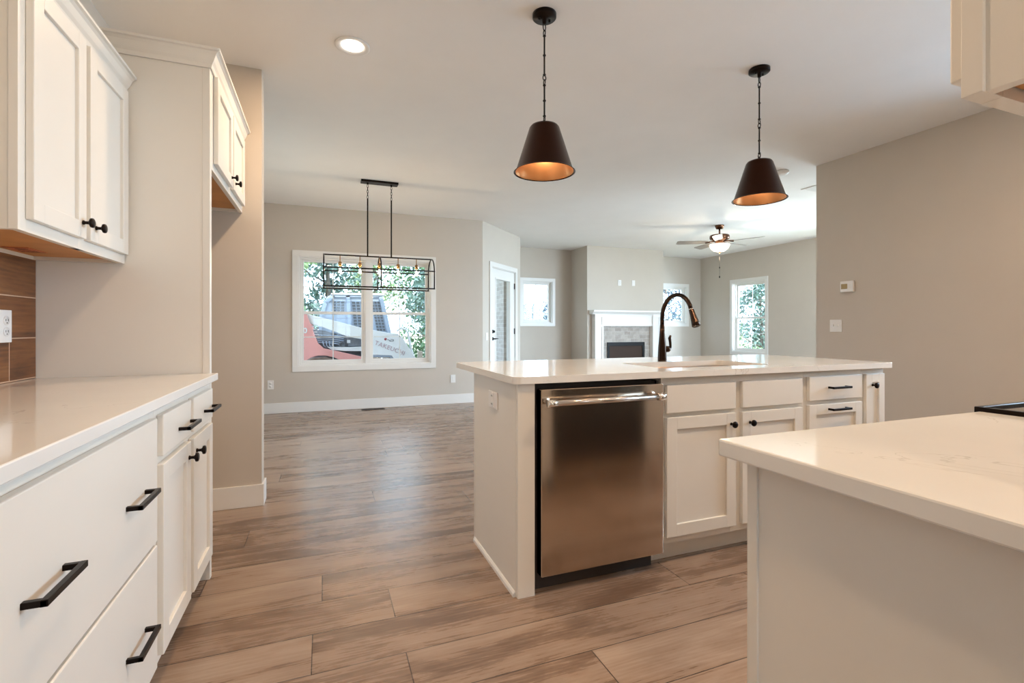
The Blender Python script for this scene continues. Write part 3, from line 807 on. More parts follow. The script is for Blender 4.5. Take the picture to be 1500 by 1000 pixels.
d = shaker_front(FI, 2.880, 3.038, 0.134, 0.852, 'door', c7, 0.050); knob(FI, 2.930, 0.788, d)
bkp = thing('island_back_panel', 'white back panel of the island facing the dining side', 'panel', (1.9, 2.46, 0))
obj('panel', bx(0.7445, 3.055, IB + 0.0005, IB + 0.02, 0, 0.883), M['cab'], bkp)

# island top with sink cut-out
SX0, SX1, SY0, SY1 = 1.575, 2.300, 1.990, 2.365
def top_with_hole(outer, hole, z0, z1):
    bm = nb()
    def ring(pts, z): return [bm.verts.new((p[0], p[1], z)) for p in pts]
    oe = []
    for z in (z0, z1):
        o = ring(outer, z); h = ring(hole, z)
        es = [bm.edges.new((o[i], o[(i + 1) % len(o)])) for i in range(len(o))] + [bm.edges.new((h[i], h[(i + 1) % len(h)])) for i in range(len(h))]
        bmesh.ops.triangle_fill(bm, use_beauty=True, use_dissolve=False, edges=es)
        oe.append((o, h))
    (o0, h0), (o1, h1) = oe
    for a, b in ((o0, o1), (h0, h1)):
        for i in range(len(a)): bm.faces.new([a[i], a[(i + 1) % len(a)], b[(i + 1) % len(a)], b[i]])
    return bm
it = obj('countertop', top_with_hole(rrect(0.722, 3.098, 1.838, 2.785, 0.035, 8), rrect(SX0, SX1, SY0, SY1, 0.03, 6), 0.884, 0.914), M['quartz'])
tag(it, 'white quartz island top with a sink cut into it', 'countertop')
bv = it.modifiers.new('bevel', 'BEVEL'); bv.width = 0.003; bv.segments = 2; bv.limit_method = 'ANGLE'; bv.angle_limit = 1.0
# sink
bm = nb(); zt_, zb_ = 0.8835, 0.67
ou = rrect(SX0 - 0.012, SX1 + 0.012, SY0 - 0.012, SY1 + 0.012, 0.035, 6); inn = rrect(SX0 + 0.002, SX1 - 0.002, SY0 + 0.002, SY1 - 0.002, 0.03, 6); bot = rrect(SX0 + 0.025, SX1 - 0.025, SY0 + 0.025, SY1 - 0.025, 0.05, 6)
R = [[bm.verts.new((p[0], p[1], z)) for p in pts] for pts, z in ((ou, zt_), (inn, zt_), (inn, zb_ + 0.03), (bot, zb_), )]
n = len(ou)
for a_, b_ in zip(R, R[1:]):
    for i in range(n): bm.faces.new([a_[i], a_[(i + 1) % n], b_[(i + 1) % n], b_[i]]).smooth = True
bm.faces.new(R[-1])
sk = thing('sink', 'stainless undermount sink set in the island top', 'sink', ((SX0 + SX1) / 2, (SY0 + SY1) / 2, zb_))
so = obj('basin', bm, M['sinksteel'], sk); sm = so.modifiers.new('solid', 'SOLIDIFY'); sm.thickness = 0.003; sm.offset = -1
obj('drain', add_lathe(nb(), [(0.045, zb_ + 0.001), (0.045, zb_ + 0.004), (0.03, zb_ + 0.005), (0.0, zb_ + 0.002)], 1.94, 2.2, 24), M['chrome'], sk)
# faucet
fx, fy, fz = 1.915, 2.425, 0.914
fc = thing('faucet', 'dark bronze gooseneck pull-down faucet standing behind the island sink', 'faucet', (fx, fy, fz))
bm = nb()
pts = [(fx, fy, fz + 0.0), (fx, fy, fz + 0.01), (fx, fy, fz + 0.08), (fx, fy, fz + 0.16), (fx, fy, fz + 0.22)]; rr = [0.027, 0.0265, 0.024, 0.0165, 0.0125]
add_tube(bm, pts, rr, 20)
obj('stem', bm, M['faucet'], fc, smooth=True)
bm = nb(); pts = [(fx, fy, fz + 0.215), (fx, fy, fz + 0.255)]; Rn = 0.128; zc = fz + 0.262
for k in range(15):
    a_ = PI * k / 14 * 0.90
    pts.append((fx, fy - Rn + Rn * math.cos(a_), zc + Rn * math.sin(a_) * 1.02))
add_tube(bm, pts, 0.0122, 18)
obj('spout', bm, M['faucet'], fc)
p1 = Vector(pts[-1]); dv = (Vector(pts[-1]) - Vector(pts[-2])).normalized()
bm = nb(); add_tube(bm, [p1 - dv * 0.002, p1 + dv * 0.004, p1 + dv * 0.03, p1 + dv * 0.075, p1 + dv * 0.098, p1 + dv * 0.102], [0.0135, 0.014, 0.0155, 0.021, 0.0235, 0.020], 18)
spy = obj('spray_head', bm, M['faucet'], fc)
obj('spray_collar', add_tube(nb(), [p1 - dv * 0.003, p1 + dv * 0.001], 0.0146, 18), M['chrome'], spy)
bm = nb(); add_tube(bm, [(fx + 0.012, fy, fz + 0.072), (fx + 0.045, fy, fz + 0.072), (fx + 0.056, fy, fz + 0.072)], [0.020, 0.0195, 0.012], 16)
obj('valve_body', bm, M['faucet'], fc)
bm = nb(); add_tube(bm, [(fx + 0.052, fy, fz + 0.062), (fx + 0.060, fy - 0.002, fz + 0.085), (fx + 0.056, fy - 0.004, fz + 0.115), (fx + 0.050, fy - 0.006, fz + 0.138), (fx + 0.056, fy - 0.008, fz + 0.155)], [0.008, 0.0075, 0.0085, 0.0095, 0.006], 12)
obj('lever', bm, M['faucet'], fc, smooth=True)

# ---------------------------------------------------------------- right run (faces +Y)
FR = Face('Y+', 0.655)
c8 = thing('base_cabinet', 'white base cabinet end in the right foreground under the quartz counter', 'cabinet', (1.08, 0.35, 0))
bm = nb()
FR.box(bm, 0.7235, 1.466, -0.621, -0.021, 0.10, 0.883); FR.box(bm, 0.7235, 1.466, -0.621, -0.085, 0, 0.10)
FR.box(bm, 0.7045, 0.7235, -0.621, -0.021, 0, 0.883)
for q in ((0.7000, 0.742), (1.425, 1.466)): FR.box(bm, q[0], q[1], -0.021, 0, 0.0 if q[0] < 1 else 0.10, 0.883, 0.001)
for z in ((0.845, 0.883), (0.70, 0.72), (0.10, 0.145)): FR.box(bm, 0.742, 1.425, -0.021, -0.0003, z[0], z[1])
obj('body', bm, M['cab'], c8)
d = slab_front(FR, 0.728, 1.440, 0.722, 0.852, 'drawer_front', c8); bar_pull(FR, 1.084, 0.788, d)
for u0, u1, kx in ((0.728, 1.078, 1.040), (1.090, 1.440, 1.128)):
    d = shaker_front(FR, u0, u1, 0.134, 0.700, 'door', c8); knob(FR, kx, 0.65, d)
rc = obj('countertop', add_prism(nb(), rrect(0.663, 1.4665, 0.032, 0.687, 0.007, 4), 0.884, 0.914, 'z', 0.0035), M['quartz'])
tag(rc, 'white quartz countertop in the right foreground beside the cooktop', 'countertop')
# range
rg = thing('kitchen_range', 'dark glass-topped range at the right edge beside the foreground counter', 'range', (1.85, 0.35, 0))
obj('body', bx(1.470, 2.228, 0.034, 0.640, 0.02, 0.902), M['steel'], rg)
obj('oven_door', bx(1.474, 2.224, 0.641, 0.668, 0.17, 0.80, 0.003), M['black_glass'], rg)
obj('storage_drawer', bx(1.474, 2.224, 0.641, 0.666, 0.03, 0.16, 0.003), M['steel'], rg)
obj('control_panel', bx(1.474, 2.224, 0.641, 0.668, 0.81, 0.90, 0.003), M['steel'], rg)
bm = nb(); add_tube(bm, [(1.52, 0.715, 0.76), (2.18, 0.715, 0.76)], 0.010, 14)
for x in (1.54, 2.16): add_tube(bm, [(x, 0.715, 0.76), (x, 0.6685, 0.76)], 0.008, 10)
obj('handle', bm, M['steel_bar'], rg)
for k in range(5):
    x = 1.56 + k * 0.145
    obj('control_knob', add_lathe(nb(), [(0.018, 0.0), (0.017, 0.022), (0.0, 0.024)], 0, 0, 18, 'y', (x, 0.6685, 0.856)), M['steel_bar'], rg)
obj('cooktop', bx(1.482, 2.216, 0.046, 0.684, 0.9025, 0.918), M['black_glass'], rg)
bm = nb()
add_box(bm, 1.4705, 1.482, 0.034, 0.698, 0.903, 0.924, 0.002); add_box(bm, 2.216, 2.2275, 0.034, 0.698, 0.903, 0.924, 0.002)
add_box(bm, 1.482, 2.216, 0.684, 0.698, 0.903, 0.924, 0.002); add_box(bm, 1.482, 2.216, 0.034, 0.046, 0.903, 0.924, 0.002)
obj('cooktop_trim', bm, M['bronze'], rg)
# right wall cabinet
FRU = Face('Y+', 0.345)
c9 = thing('wall_cabinet', 'white wall cabinet hanging at the top right corner over the foreground counter', 'cabinet', (1.08, 0.2, 1.385))
bm = nb(); xA, xB = 0.7005, 1.466; z0, z1 = 1.383, 2.15
ud = 0.345 - 0.033
FRU.box(bm, xA + 0.005, xA + 0.021, -ud, -0.021, z0, z1); FRU.box(bm, xB - 0.016, xB, -ud, -0.021, z0, z1)
FRU.box(bm, xA + 0.021, xB - 0.016, -ud, -0.021, z1 - 0.018, z1); FRU.box(bm, xA + 0.021, xB - 0.016, -ud, -ud + 0.008, z0, z1)
for q in ((xA, xA + 0.04), (1.06, 1.105), (xB - 0.04, xB)): FRU.box(bm, q[0], q[1], -0.021, 0, z0, z1, 0.001)
for q in ((z0, z0 + 0.045), (z1 - 0.06, z1)): FRU.box(bm, xA + 0.04, xB - 0.04, -0.021, -0.0003, q[0], q[1])
obj('body', bm, M['cab'], c9)
obj('underside', bx(xA + 0.022, xB - 0.017, 0.042, 0.322, z0 + 0.014, z0 + 0.024), M['maple'], c9)['label'] = 'raw maple underside'
for u0, u1, kx in ((0.7185, 1.078, 1.045), (1.088, 1.445, 1.120)):
    d = shaker_front(FRU, u0, u1, 1.412, 2.098, 'door', c9, 0.056); knob(FRU, kx, 1.47, d)
obj('crown_molding', crown_path([(xA - 0.0005, 0.034, -1, 0), (xA - 0.0005, 0.3455, -1, 1), (xB, 0.3455, 0, 1)], crown_profile(2.170, 0.068, 0.042)), M['cab'], c9)

# ---------------------------------------------------------------- lamps
def point(name, loc, w, col, r, parent=None):
    l = bpy.data.lights.new(name, 'POINT'); l.energy = w; l.color = col; l.shadow_soft_size = r
    o = bpy.data.objects.new(name, l); C.objects.link(o); o.location = loc
    if parent is not None: o.parent = parent; o.location = world_of(parent).inverted() @ Vector(loc)
    return o

def can_light(x, y, label, w=CAN_W, col=WARM):
    t = thing('recessed_light', label, 'ceiling light', (x, y, CZ), 0)
    obj('trim_ring', add_lathe(nb(), [(0.097, -0.0005), (0.097, -0.006), (0.088, -0.009), (0.074, -0.006), (0.060, -0.0015), (0.060, -0.0005)], 0, 0, 40), M['plastic'], t, True)
    obj('lens', add_lathe(nb(), [(0.059, -0.0006), (0.059, -0.0028), (0.0, -0.0034)], 0, 0, 32), M['lamp_glow'], t, True)
    ld = bpy.data.lights.new('can_lamp', 'AREA'); ld.shape = 'DISK'; ld.size = 0.11; ld.energy = w; ld.color = col
    lo = bpy.data.objects.new('can_lamp', ld); C.objects.link(lo); lo.parent = t; lo.location = (0, 0, -0.012)
    return t
can_light(0.160, 2.955, 'round recessed ceiling light shining above the walkway')
can_light(0.16, 0.85, 'unseen recessed ceiling light added overhead between the left cabinets and the foreground counter', 9.0)  # this can and those below are unseen, added to light the kitchen
can_light(1.80, 0.98, 'unseen recessed ceiling light added overhead between the island and the range')  # added can, placed for a streak in the dishwasher steel
can_light(3.40, 0.95, 'unseen recessed ceiling light added overhead near the right wall')
can_light(0.3, -1.4, 'unseen recessed ceiling light added in the hall behind the kitchen')

def pendant(x, y, label, tilt=0.0):
    t = thing('pendant_lamp', label, 'pendant lamp', (x, y, CZ), 0, 'bronze pendants over the island')
    cn = obj('canopy', add_lathe(nb(), [(0.062, -0.0005), (0.062, -0.018), (0.058, -0.022), (0.012, -0.024), (0.010, -0.05), (0.0, -0.05)], 0, 0, 36), M['bronze'], t, True)
    for s in (-1, 1): obj('canopy_screw', add_lathe(nb(), [(0.006, -0.0225), (0.006, -0.034), (0.0, -0.035)], s * 0.03, 0, 12), M['black_metal'], cn, True)
    for z, h, w, tn in ((-0.066, 0.020, 0.0085, 0.3), (-0.096, 0.014, 0.0075, 1.9), (-0.330, 0.013, 0.0095, 0.2), (-0.352, 0.013, 0.0095, 1.6), (-0.544, 0.014, 0.009, 1.5), (-0.564, 0.014, 0.010, 0.2)):
        obj('chain_link', add_link(nb(), (0, 0, z), h, w, 0.0028, tn), M['black_metal'], t, True)
    bm = nb()
    for za, zb in ((-0.108, -0.318), (-0.364, -0.532)):
        add_tube(bm, [(0, 0, za), (0, 0, zb)], 0.0045, 10)
        zm = (za + zb) / 2
        for z in (za - 0.004, zm, zb + 0.004): add_lathe(bm, [(0.0, z + 0.007), (0.008, z + 0.003), (0.008, z - 0.003), (0.0, z - 0.007)], 0, 0, 12)
    obj('rod', bm, M['black_metal'], t, True)
    # tapered shade: outside dark, lining copper
    zt, zb = -0.578, -0.820
    sh = obj('shade', add_lathe(nb(), [(0.010, zt + 0.004), (0.055, zt + 0.003), (0.070, zt - 0.003), (0.078, zt - 0.014), (0.147, zb + 0.012), (0.157, zb + 0.003), (0.160, zb + 0.0005), (0.157, zb), (0.152, zb + 0.003),
             (0.145, zb + 0.0125), (0.0765, zt - 0.0155), (0.068, zt - 0.006), (0.010, zt - 0.002)], 0, 0, 64, close=True), M['bronze_lamp'], t, True)
    obj('shade_lining', add_lathe(nb(), [(0.1505, zb + 0.003), (0.1435, zb + 0.0135), (0.0750, zt - 0.0165), (0.066, zt - 0.008), (0.0, zt - 0.006)], 0, 0, 64), M['copper'], sh, True)
    # drop the open end cap the lathe adds
    me = [c for c in bpy.data.objects if c.parent == sh][-1].data
    b2 = bmesh.new(); b2.from_mesh(me)
    big = [f for f in b2.faces if len(f.verts) > 10]
    if big: bmesh.ops.delete(b2, geom=big, context='FACES_ONLY')
    b2.to_mesh(me); b2.free()
    obj('bulb_socket', add_lathe(nb(), [(0.018, zt - 0.007), (0.018, zt - 0.05), (0.0, zt - 0.052)], 0, 0, 16), M['black_metal'], t, True)
    obj('bulb', add_lathe(nb(), [(0.010, zt - 0.052), (0.014, zt - 0.07), (0.026, zt - 0.095), (0.028, zt - 0.11), (0.018, zt - 0.130), (0.0, zt - 0.135)], 0, 0, 20), M['bulb_glow'], t, True)
    l = bpy.data.lights.new('pendant_light', 'POINT'); l.energy = 2.5; l.color = WARM; l.shadow_soft_size = 0.03
    o = bpy.data.objects.new('pendant_light', l); C.objects.link(o); o.parent = t; o.location = (0, 0, zt - 0.175)
    return t
pendant(1.072, 2.300, 'dark bronze cone pendant over the dishwasher, nearer of the two')
pendant(2.560, 2.300, 'dark bronze cone pendant over the right part of the island')

# chandelier (long frame runs along x)
chx, chy = 0.590, 5.60
ch = thing('linear_chandelier', 'black wire-frame linear chandelier with five bulbs in front of the dining window', 'chandelier', (chx, chy, CZ))
obj('canopy', bx(chx - 0.200, chx + 0.200, chy - 0.055, chy + 0.055, CZ - 0.024, CZ - 0.0005, 0.003), M['bronze'], ch)
HL, HW, ZT, ZM, ZB = 0.580, 0.170, 1.905, 1.740, 1.555
for s in (-0.128, 0.128):
    x = chx + s
    bm = nb()
    add_lathe(bm, [(0.012, CZ - 0.024), (0.010, CZ - 0.04), (0.0, CZ - 0.042)], x, chy, 12)
    obj('loop_stem', bm, M['bronze'], ch)
    for k in range(5): obj('chain_link', add_link(nb(), (x, chy, CZ - 0.060 - k * 0.030), 0.019, 0.008, 0.0024, 1.57 * (k % 2) + 0.2), M['bronze'], ch)
    obj('rod', add_tube(nb(), [(x, chy, CZ - 0.195), (x, chy, ZT)], 0.0080, 10), M['bronze'], ch)
def hoop(x):
    pts = [(x, chy - HW, ZB)]
    for k in range(17):
        a_ = PI - PI * k / 16
        pts.append((x, chy + HW * math.cos(a_), ZM + (ZT - ZM) * math.sin(a_)))
    pts.append((x, chy + HW, ZB))
    return pts
for x in (chx - HL, chx, chx + HL):
    obj('hoop', add_tube(nb(), hoop(x), 0.0072, 8), M['bronze'], ch)
for (yy, zz) in ((chy - HW, ZB), (chy + HW, ZB), (chy - HW, ZM + 0.01), (chy + HW, ZM + 0.01), (chy, ZT)):
    obj('rail', add_tube(nb(), [(chx - HL - 0.008, yy, zz), (chx + HL + 0.008, yy, zz)], 0.0076, 8), M['bronze'], ch)
for k in range(5):
    x = chx - 0.415 + k * 0.2060
    st = obj('bulb_socket', (lambda q: [add_tube(q, [(x, chy, ZT), (x, chy, ZT - 0.075)], 0.005, 8), add_lathe(q, [(0.010, ZT - 0.07), (0.018, ZT - 0.076), (0.018, ZT - 0.120), (0.0, ZT - 0.122)], x, chy, 16)][0])(nb()), M['brass'], ch)
    zz = ZT - 0.122
    bb = obj('bulb', add_lathe(nb(), [(0.012, zz), (0.016, zz - 0.02), (0.027, zz - 0.045), (0.030, zz - 0.065), (0.022, zz - 0.088), (0.006, zz - 0.100), (0.0, zz - 0.1005)], x, chy, 20), M['bulb_glass'], ch)
    bm = nb()
    for q in range(4):
        a_ = q * PI / 2
        add_tube(bm, [(x + 0.004 * math.cos(a_), chy + 0.004 * math.sin(a_), zz - 0.015), (x + 0.012 * math.cos(a_), chy + 0.012 * math.sin(a_), zz - 0.07)], 0.0022, 6)
    obj('filament', bm, M['filament'], bb)
    point('bulb_light', (x, chy, zz - 0.05), BULB_W, WARM, 0.02, ch)

# ceiling fan
fnx, fny = 5.86, 6.02
fn = thing('ceiling_fan', 'bronze five-blade ceiling fan with a lit glass bowl in the living room', 'ceiling fan', (fnx, fny, CZ))
obj('canopy', add_lathe(nb(), [(0.070, CZ - 0.0005), (0.070, CZ - 0.012), (0.052, CZ - 0.055), (0.02, CZ - 0.062), (0.0, CZ - 0.062)], fnx, fny, 28), M['fan_body'], fn)
obj('downrod', add_tube(nb(), [(fnx, fny, CZ - 0.06), (fnx, fny, CZ - 0.155)], 0.013, 12), M['fan_body'], fn)
obj('motor_housing', add_lathe(nb(), [(0.02, 2.602), (0.06, 2.598), (0.138, 2.585), (0.148, 2.570), (0.148, 2.535), (0.135, 2.515), (0.075, 2.490), (0.058, 2.485), (0.058, 2.440), (0.0, 2.438)], fnx, fny, 40), M['fan_body'], fn)
for k in range(5):
    # (0 deg = lateral right of the view axis)
    a_ = -0.3699 + math.radians((172, 100, 28, -44, -116)[k])
    ca, sa = math.cos(a_), math.sin(a_)
    def W_(r, s, z): return (fnx + ca * r - sa * s, fny + sa * r + ca * s, z)
    bm = nb()
    for (r0, r1, w0, w1) in ((0.19, 0.30, 0.050, 0.062), (0.30, 0.62, 0.062, 0.070), (0.62, 0.655, 0.070, 0.052)):
        tl = 0.20
        vs = []
        for (r, w) in ((r0, w0), (r1, w1)):
            for s in (-1, 1):
                for dz in (-0.003, 0.003): vs.append(bm.verts.new(W_(r, s * w, 2.478 + s * w * tl + dz)))
        for q in ((0, 1, 3, 2), (4, 6, 7, 5), (0, 4, 5, 1), (2, 3, 7, 6), (0, 2, 6, 4), (1, 5, 7, 3)): bm.faces.new([vs[i] for i in q])
    bl = obj('blade', bm, M['fan_blade'], fn)
    bm = nb(); add_tube(bm, [W_(0.06, 0, 2.492), W_(0.13, 0, 2.482), W_(0.215, 0, 2.470)], [0.012, 0.009, 0.016], 8)
    obj('blade_arm', bm, M['fan_body'], bl)
obj('light_bowl', add_lathe(nb(), [(0.150, 2.438), (0.148, 2.415), (0.125, 2.368), (0.080, 2.335), (0.025, 2.322), (0.0, 2.321)], fnx, fny, 36), M['bowl_glow'], fn)
obj('finial', add_lathe(nb(), [(0.0, 2.322), (0.022, 2.318), (0.012, 2.305), (0.006, 2.292), (0.0, 2.288)], fnx, fny, 16), M['fan_body'], fn)
bm = nb(); add_tube(bm, [(fnx, fny, 2.29), (fnx, fny, 1.925)], 0.0016, 6); add_lathe(bm, [(0.0, 2.088), (0.007, 2.082), (0.007, 2.062), (0.0, 2.055)], fnx, fny, 10); add_lathe(bm, [(0.0, 1.945), (0.008, 1.935), (0.008, 1.912), (0.0, 1.905)], fnx, fny, 10)
obj('pull_chain', bm, M['bronze'], fn)
point('fan_light', (fnx, fny, 2.24), 12.0, (1.0, 0.85, 0.66), 0.05, fn)

# smoke detector and ceiling vent
sd = tag(obj('smoke_detector', add_lathe(nb(), [(0.068, CZ - 0.0005), (0.068, CZ - 0.015), (0.055, CZ - 0.034), (0.03, CZ - 0.038), (0.0, CZ - 0.038)], 4.44, 3.71, 32), M['plastic']), 'round white smoke detector on the ceiling beside the farther pendant', 'smoke detector')
vt = thing('ceiling_vent', 'white slatted ceiling register near the end of the right wall', 'vent', (5.40, 4.02, CZ))
bm = nb(); x0, x1, y0, y1 = 5.225, 5.60, 3.93, 4.11
for q in ((x0, x1, y0, y0 + 0.022), (x0, x1, y1 - 0.022, y1), (x0, x0 + 0.022, y0 + 0.022, y1 - 0.022), (x1 - 0.022, x1, y0 + 0.022, y1 - 0.022)):
    add_box(bm, q[0], q[1], q[2], q[3], CZ - 0.008, CZ - 0.0005, 0.002)
obj('frame', bm, M['plastic'], vt)
obj('backing', bx(x0 + 0.02, x1 - 0.02, y0 + 0.02, y1 - 0.02, CZ - 0.003, CZ - 0.0005), M['slot'], vt)
bm = nb()
for k in range(8):
    y = y0 + 0.032 + k * 0.0165
    add_prism(bm, [(y, CZ - 0.003), (y + 0.003, CZ - 0.003), (y + 0.012, CZ - 0.010), (y + 0.009, CZ - 0.010)], x0 + 0.022, x1 - 0.022, 'x')
obj('slats', bm, M['plastic'], vt)
# floor register
fr = thing('floor_register', 'brown floor register by the baseboard below the dining window', 'vent', (0.645, 6.97, 0))
obj('frame', (lambda q: [add_box(q, 0.49, 0.80, 6.882, 6.894, 0.0, 0.006), add_box(q, 0.49, 0.80, 6.972, 6.984, 0.0, 0.006), add_box(q, 0.49, 0.502, 6.894, 6.972, 0, 0.006), add_box(q, 0.788, 0.80, 6.894, 6.972, 0, 0.006), add_box(q, 0.637, 0.653, 6.894, 6.972, 0, 0.006)][0])(nb()), M['bronze'], fr)
bm = nb()
for k in range(26):
    x = 0.506 + k * 0.011
    if abs(x - 0.645) < 0.012: continue
    add_box(bm, x, x + 0.003, 6.894, 6.972, 0.0008, 0.005)
obj('slats', bm, M['slot'], fr)
obj('backing', bx(0.502, 0.788, 6.894, 6.972, 0.0, 0.0012), M['slot'], fr)

# ---------------------------------------------------------------- fireplace
fp = thing('fireplace', 'white mantel fireplace with stone tile surround in the living room', 'fireplace', (5.73, 8.35, 0))
Y0 = FPY - 0.0005
obj('stone_surround', (lambda q: [add_box(q, 5.14, 5.285, Y0 - 0.03, Y0, 0, 1.16), add_box(q, 6.175, 6.32, Y0 - 0.03, Y0, 0, 1.16), add_box(q, 5.285, 6.175, Y0 - 0.03, Y0, 0.83, 1.16), add_box(q, 5.285, 6.175, Y0 - 0.03, Y0, 0, 0.20)][0])(nb()), M['stone'], fp)
fb = obj('firebox', (lambda q: [add_box(q, 5.285, 5.335, Y0 - 0.045, Y0 - 0.001, 0.20, 0.83), add_box(q, 6.125, 6.175, Y0 - 0.045, Y0 - 0.001, 0.20, 0.83), add_box(q, 5.335, 6.125, Y0 - 0.045, Y0 - 0.001, 0.755, 0.83), add_box(q, 5.335, 6.125, Y0 - 0.045, Y0 - 0.001, 0.20, 0.26)][0])(nb()), M['firebox'], fp)
obj('glass_front', bx(5.335, 6.125, Y0 - 0.030, Y0 - 0.022, 0.26, 0.755), M['fireglass'], fb)
for xa, xb in ((4.955, 5.145), (6.315, 6.505)):
    lg = obj('pilaster', bx(xa, xb, Y0 - 0.12, Y0, 0, 1.385, 0.002), M['trim'], fp)
    obj('pilaster_block', bx(xa - 0.004, xb + 0.004, Y0 - 0.128, Y0 - 0.12, 0, 0.16, 0.002), M['trim'], lg)
    bm = nb()
    for q in ((xa, xa + 0.035, 0.16, 1.385), (xb - 0.035, xb, 0.16, 1.385), (xa + 0.035, xb - 0.035, 1.335, 1.385), (xa + 0.035, xb - 0.035, 1.14, 1.18)):
        add_box(bm, q[0], q[1], Y0 - 0.132, Y0 - 0.12, q[2], q[3], 0.001)
    obj('pilaster_trim', bm, M['trim'], lg)
bm = nb(); add_box(bm, 5.145, 6.315, Y0 - 0.10, Y0, 1.155, 1.385)
for q in ((5.145, 6.315, 1.155, 1.185), (5.145, 6.315, 1.345, 1.385)): add_box(bm, q[0], q[1], Y0 - 0.110, Y0 - 0.10, q[2], q[3])
obj('frieze', bm, M['trim'], fp)
bm = nb()
add_prism(bm, [(Y0, 1.385), (Y0 - 0.135, 1.385), (Y0 - 0.142, 1.402), (Y0 - 0.17, 1.425), (Y0 - 0.178, 1.435), (Y0 - 0.195, 1.437), (Y0 - 0.195, 1.465), (Y0, 1.465)], 4.895, 6.565, 'x')
obj('mantel_shelf', bm, M['trim'], fp)

# ---------------------------------------------------------------- outside
GZ = -0.35
gr = obj('lawn', add_box(nb(), -60, 90, -40, 130, GZ - 0.2, GZ), M['grass']); gr['kind'] = 'structure'
pt = obj('patio', add_prism(nb(), [(DX0 - 0.4, FY + T + 0.001), (DX1 - T - 0.001, FY + T + 1.2), (DX1 - T - 0.001, 10.2), (DX0 - 0.4, 10.2)], GZ, -0.03), M['sheet_concrete']); pt['kind'] = 'structure'
bk = struct('trim_1', bx(DX1 - T - 0.10, DX1 - T - 0.001, DY1 + 0.145, LFY + T, GZ, 2.9), M['pbrick'])

rnd = random.Random(7)
def leaf_blob(bm, c, r, n, size, rnd, flat=1.0):
    for _ in range(n):
        while True:
            p = Vector((rnd.uniform(-1, 1), rnd.uniform(-1, 1), rnd.uniform(-1, 1)))
            if p.length < 1: break
        p = Vector((p.x * r, p.y * r, p.z * r * flat)) + Vector(c)
        a = Vector((rnd.uniform(-1, 1), rnd.uniform(-1, 1), rnd.uniform(-1, 1))).normalized()
        b = a.cross(Vector((rnd.uniform(-1, 1), rnd.uniform(-1, 1), rnd.uniform(-1, 1)))).normalized()
        s = size * rnd.uniform(0.6, 1.3)
        t = a.cross(b) * s * 0.12
        v = [bm.verts.new(p - a * s), bm.verts.new(p + b * s * 0.45 + t), bm.verts.new(p + a * s), bm.verts.new(p - b * s * 0.45 + t)]
        bm.faces.new(v)
def tree(x, y, h, r, mat, label, n=2600, size=0.085, group='trees beyond the house', base=0.25, seed=1, name='leafy_tree', cat='tree'):
    rn = random.Random(seed)
    t = thing(name, label, cat, (x, y, GZ), 0, group)
    bm = nb(); top = GZ + h * 0.9
    add_tube(bm, [(x, y, GZ - 0.05), (x + 0.1, y, GZ + h * 0.4), (x - 0.05, y + 0.1, top)], [0.05 + h * 0.012, 0.04 + h * 0.008, 0.02], 8)
    for k in range(9):
        z = GZ + h * (base + 0.06 + 0.07 * k); a = rn.uniform(0, 6.28); q = r * rn.uniform(0.5, 0.9)
        add_tube(bm, [(x, y, z), (x + math.cos(a) * q * 0.5, y + math.sin(a) * q * 0.5, z + 0.25 * q), (x + math.cos(a) * q, y + math.sin(a) * q, z + 0.6 * q)], [0.035, 0.022, 0.008], 6)
    obj('trunk', bm, M['bark'], t)
    bm = nb(); blobs = 26
    for k in range(blobs):
        f = k / (blobs - 1); z = GZ + h * (base + (1 - base) * f)
        rad = r * math.sin(PI * (0.12 + 0.83 * f)) ** 0.7
        a = rn.uniform(0, 6.28); q = rad * rn.uniform(0.15, 0.8)
        leaf_blob(bm, (x + math.cos(a) * q, y + math.sin(a) * q, z), r * rn.uniform(0.28, 0.48), n // blobs, size, rn, 0.8)
    obj('foliage', bm, M[mat], t)
    return t
K0 = 'trees behind the machine outside the dining window'
TL = {'leaf1': 'green leafy tree crowding the view outside the dining window', 'leaf2': 'blue-green leafy tree outside the dining window', 'leaf3': 'light green tree among those outside the dining window'}
for i, (x, y, h, r, m_) in enumerate(((-1.5, 14.2, 5.2, 1.45, 'leaf3'), (3.6, 14.4, 5.2, 1.45, 'leaf2'), (-3.6, 18.0, 6.0, 1.7, 'leaf1'), (0.1, 18.0, 6.2, 1.75, 'leaf2'), (3.9, 18.2, 6.2, 1.75, 'leaf1'), (-5.2, 14.6, 5.0, 1.4, 'leaf1'), (-1.9, 22.3, 7.0, 1.9, 'leaf2'), (2.1, 22.3, 7.0, 1.9, 'leaf3'), (6.1, 22.6, 7.0, 1.9, 'leaf2'))):
    tree(x, y, h, r, m_, TL[m_], n=4600, size=0.10, group=TL[m_] + 's', base=0.08, seed=i + 1)
for i, (x, y, h, r, m_) in enumerate(((10.0, 18.6, 3.6, 1.0, 'leaf4'), (8.9, 21.8, 2.6, 1.4, 'leaf4'), (12.0, 24.0, 3.0, 1.8, 'leaf4'))):
    tree(x, y, h, r, m_, 'hazy thin tree seen through the left living room window', n=2600, size=0.09, group='trees beyond the left living room window', base=0.12, seed=20 + i)
for i, (x, y, h, r, m_) in enumerate(((15.2, 19.0, 5.2, 1.5, 'leaf4'), (17.6, 20.5, 5.6, 1.6, 'leaf4'))):
    tree(x, y, h, r, m_, 'hazy tree seen behind the faucet through the second living room window', n=1500, size=0.09, group='trees beyond the second living room window', base=0.12, seed=30 + i)
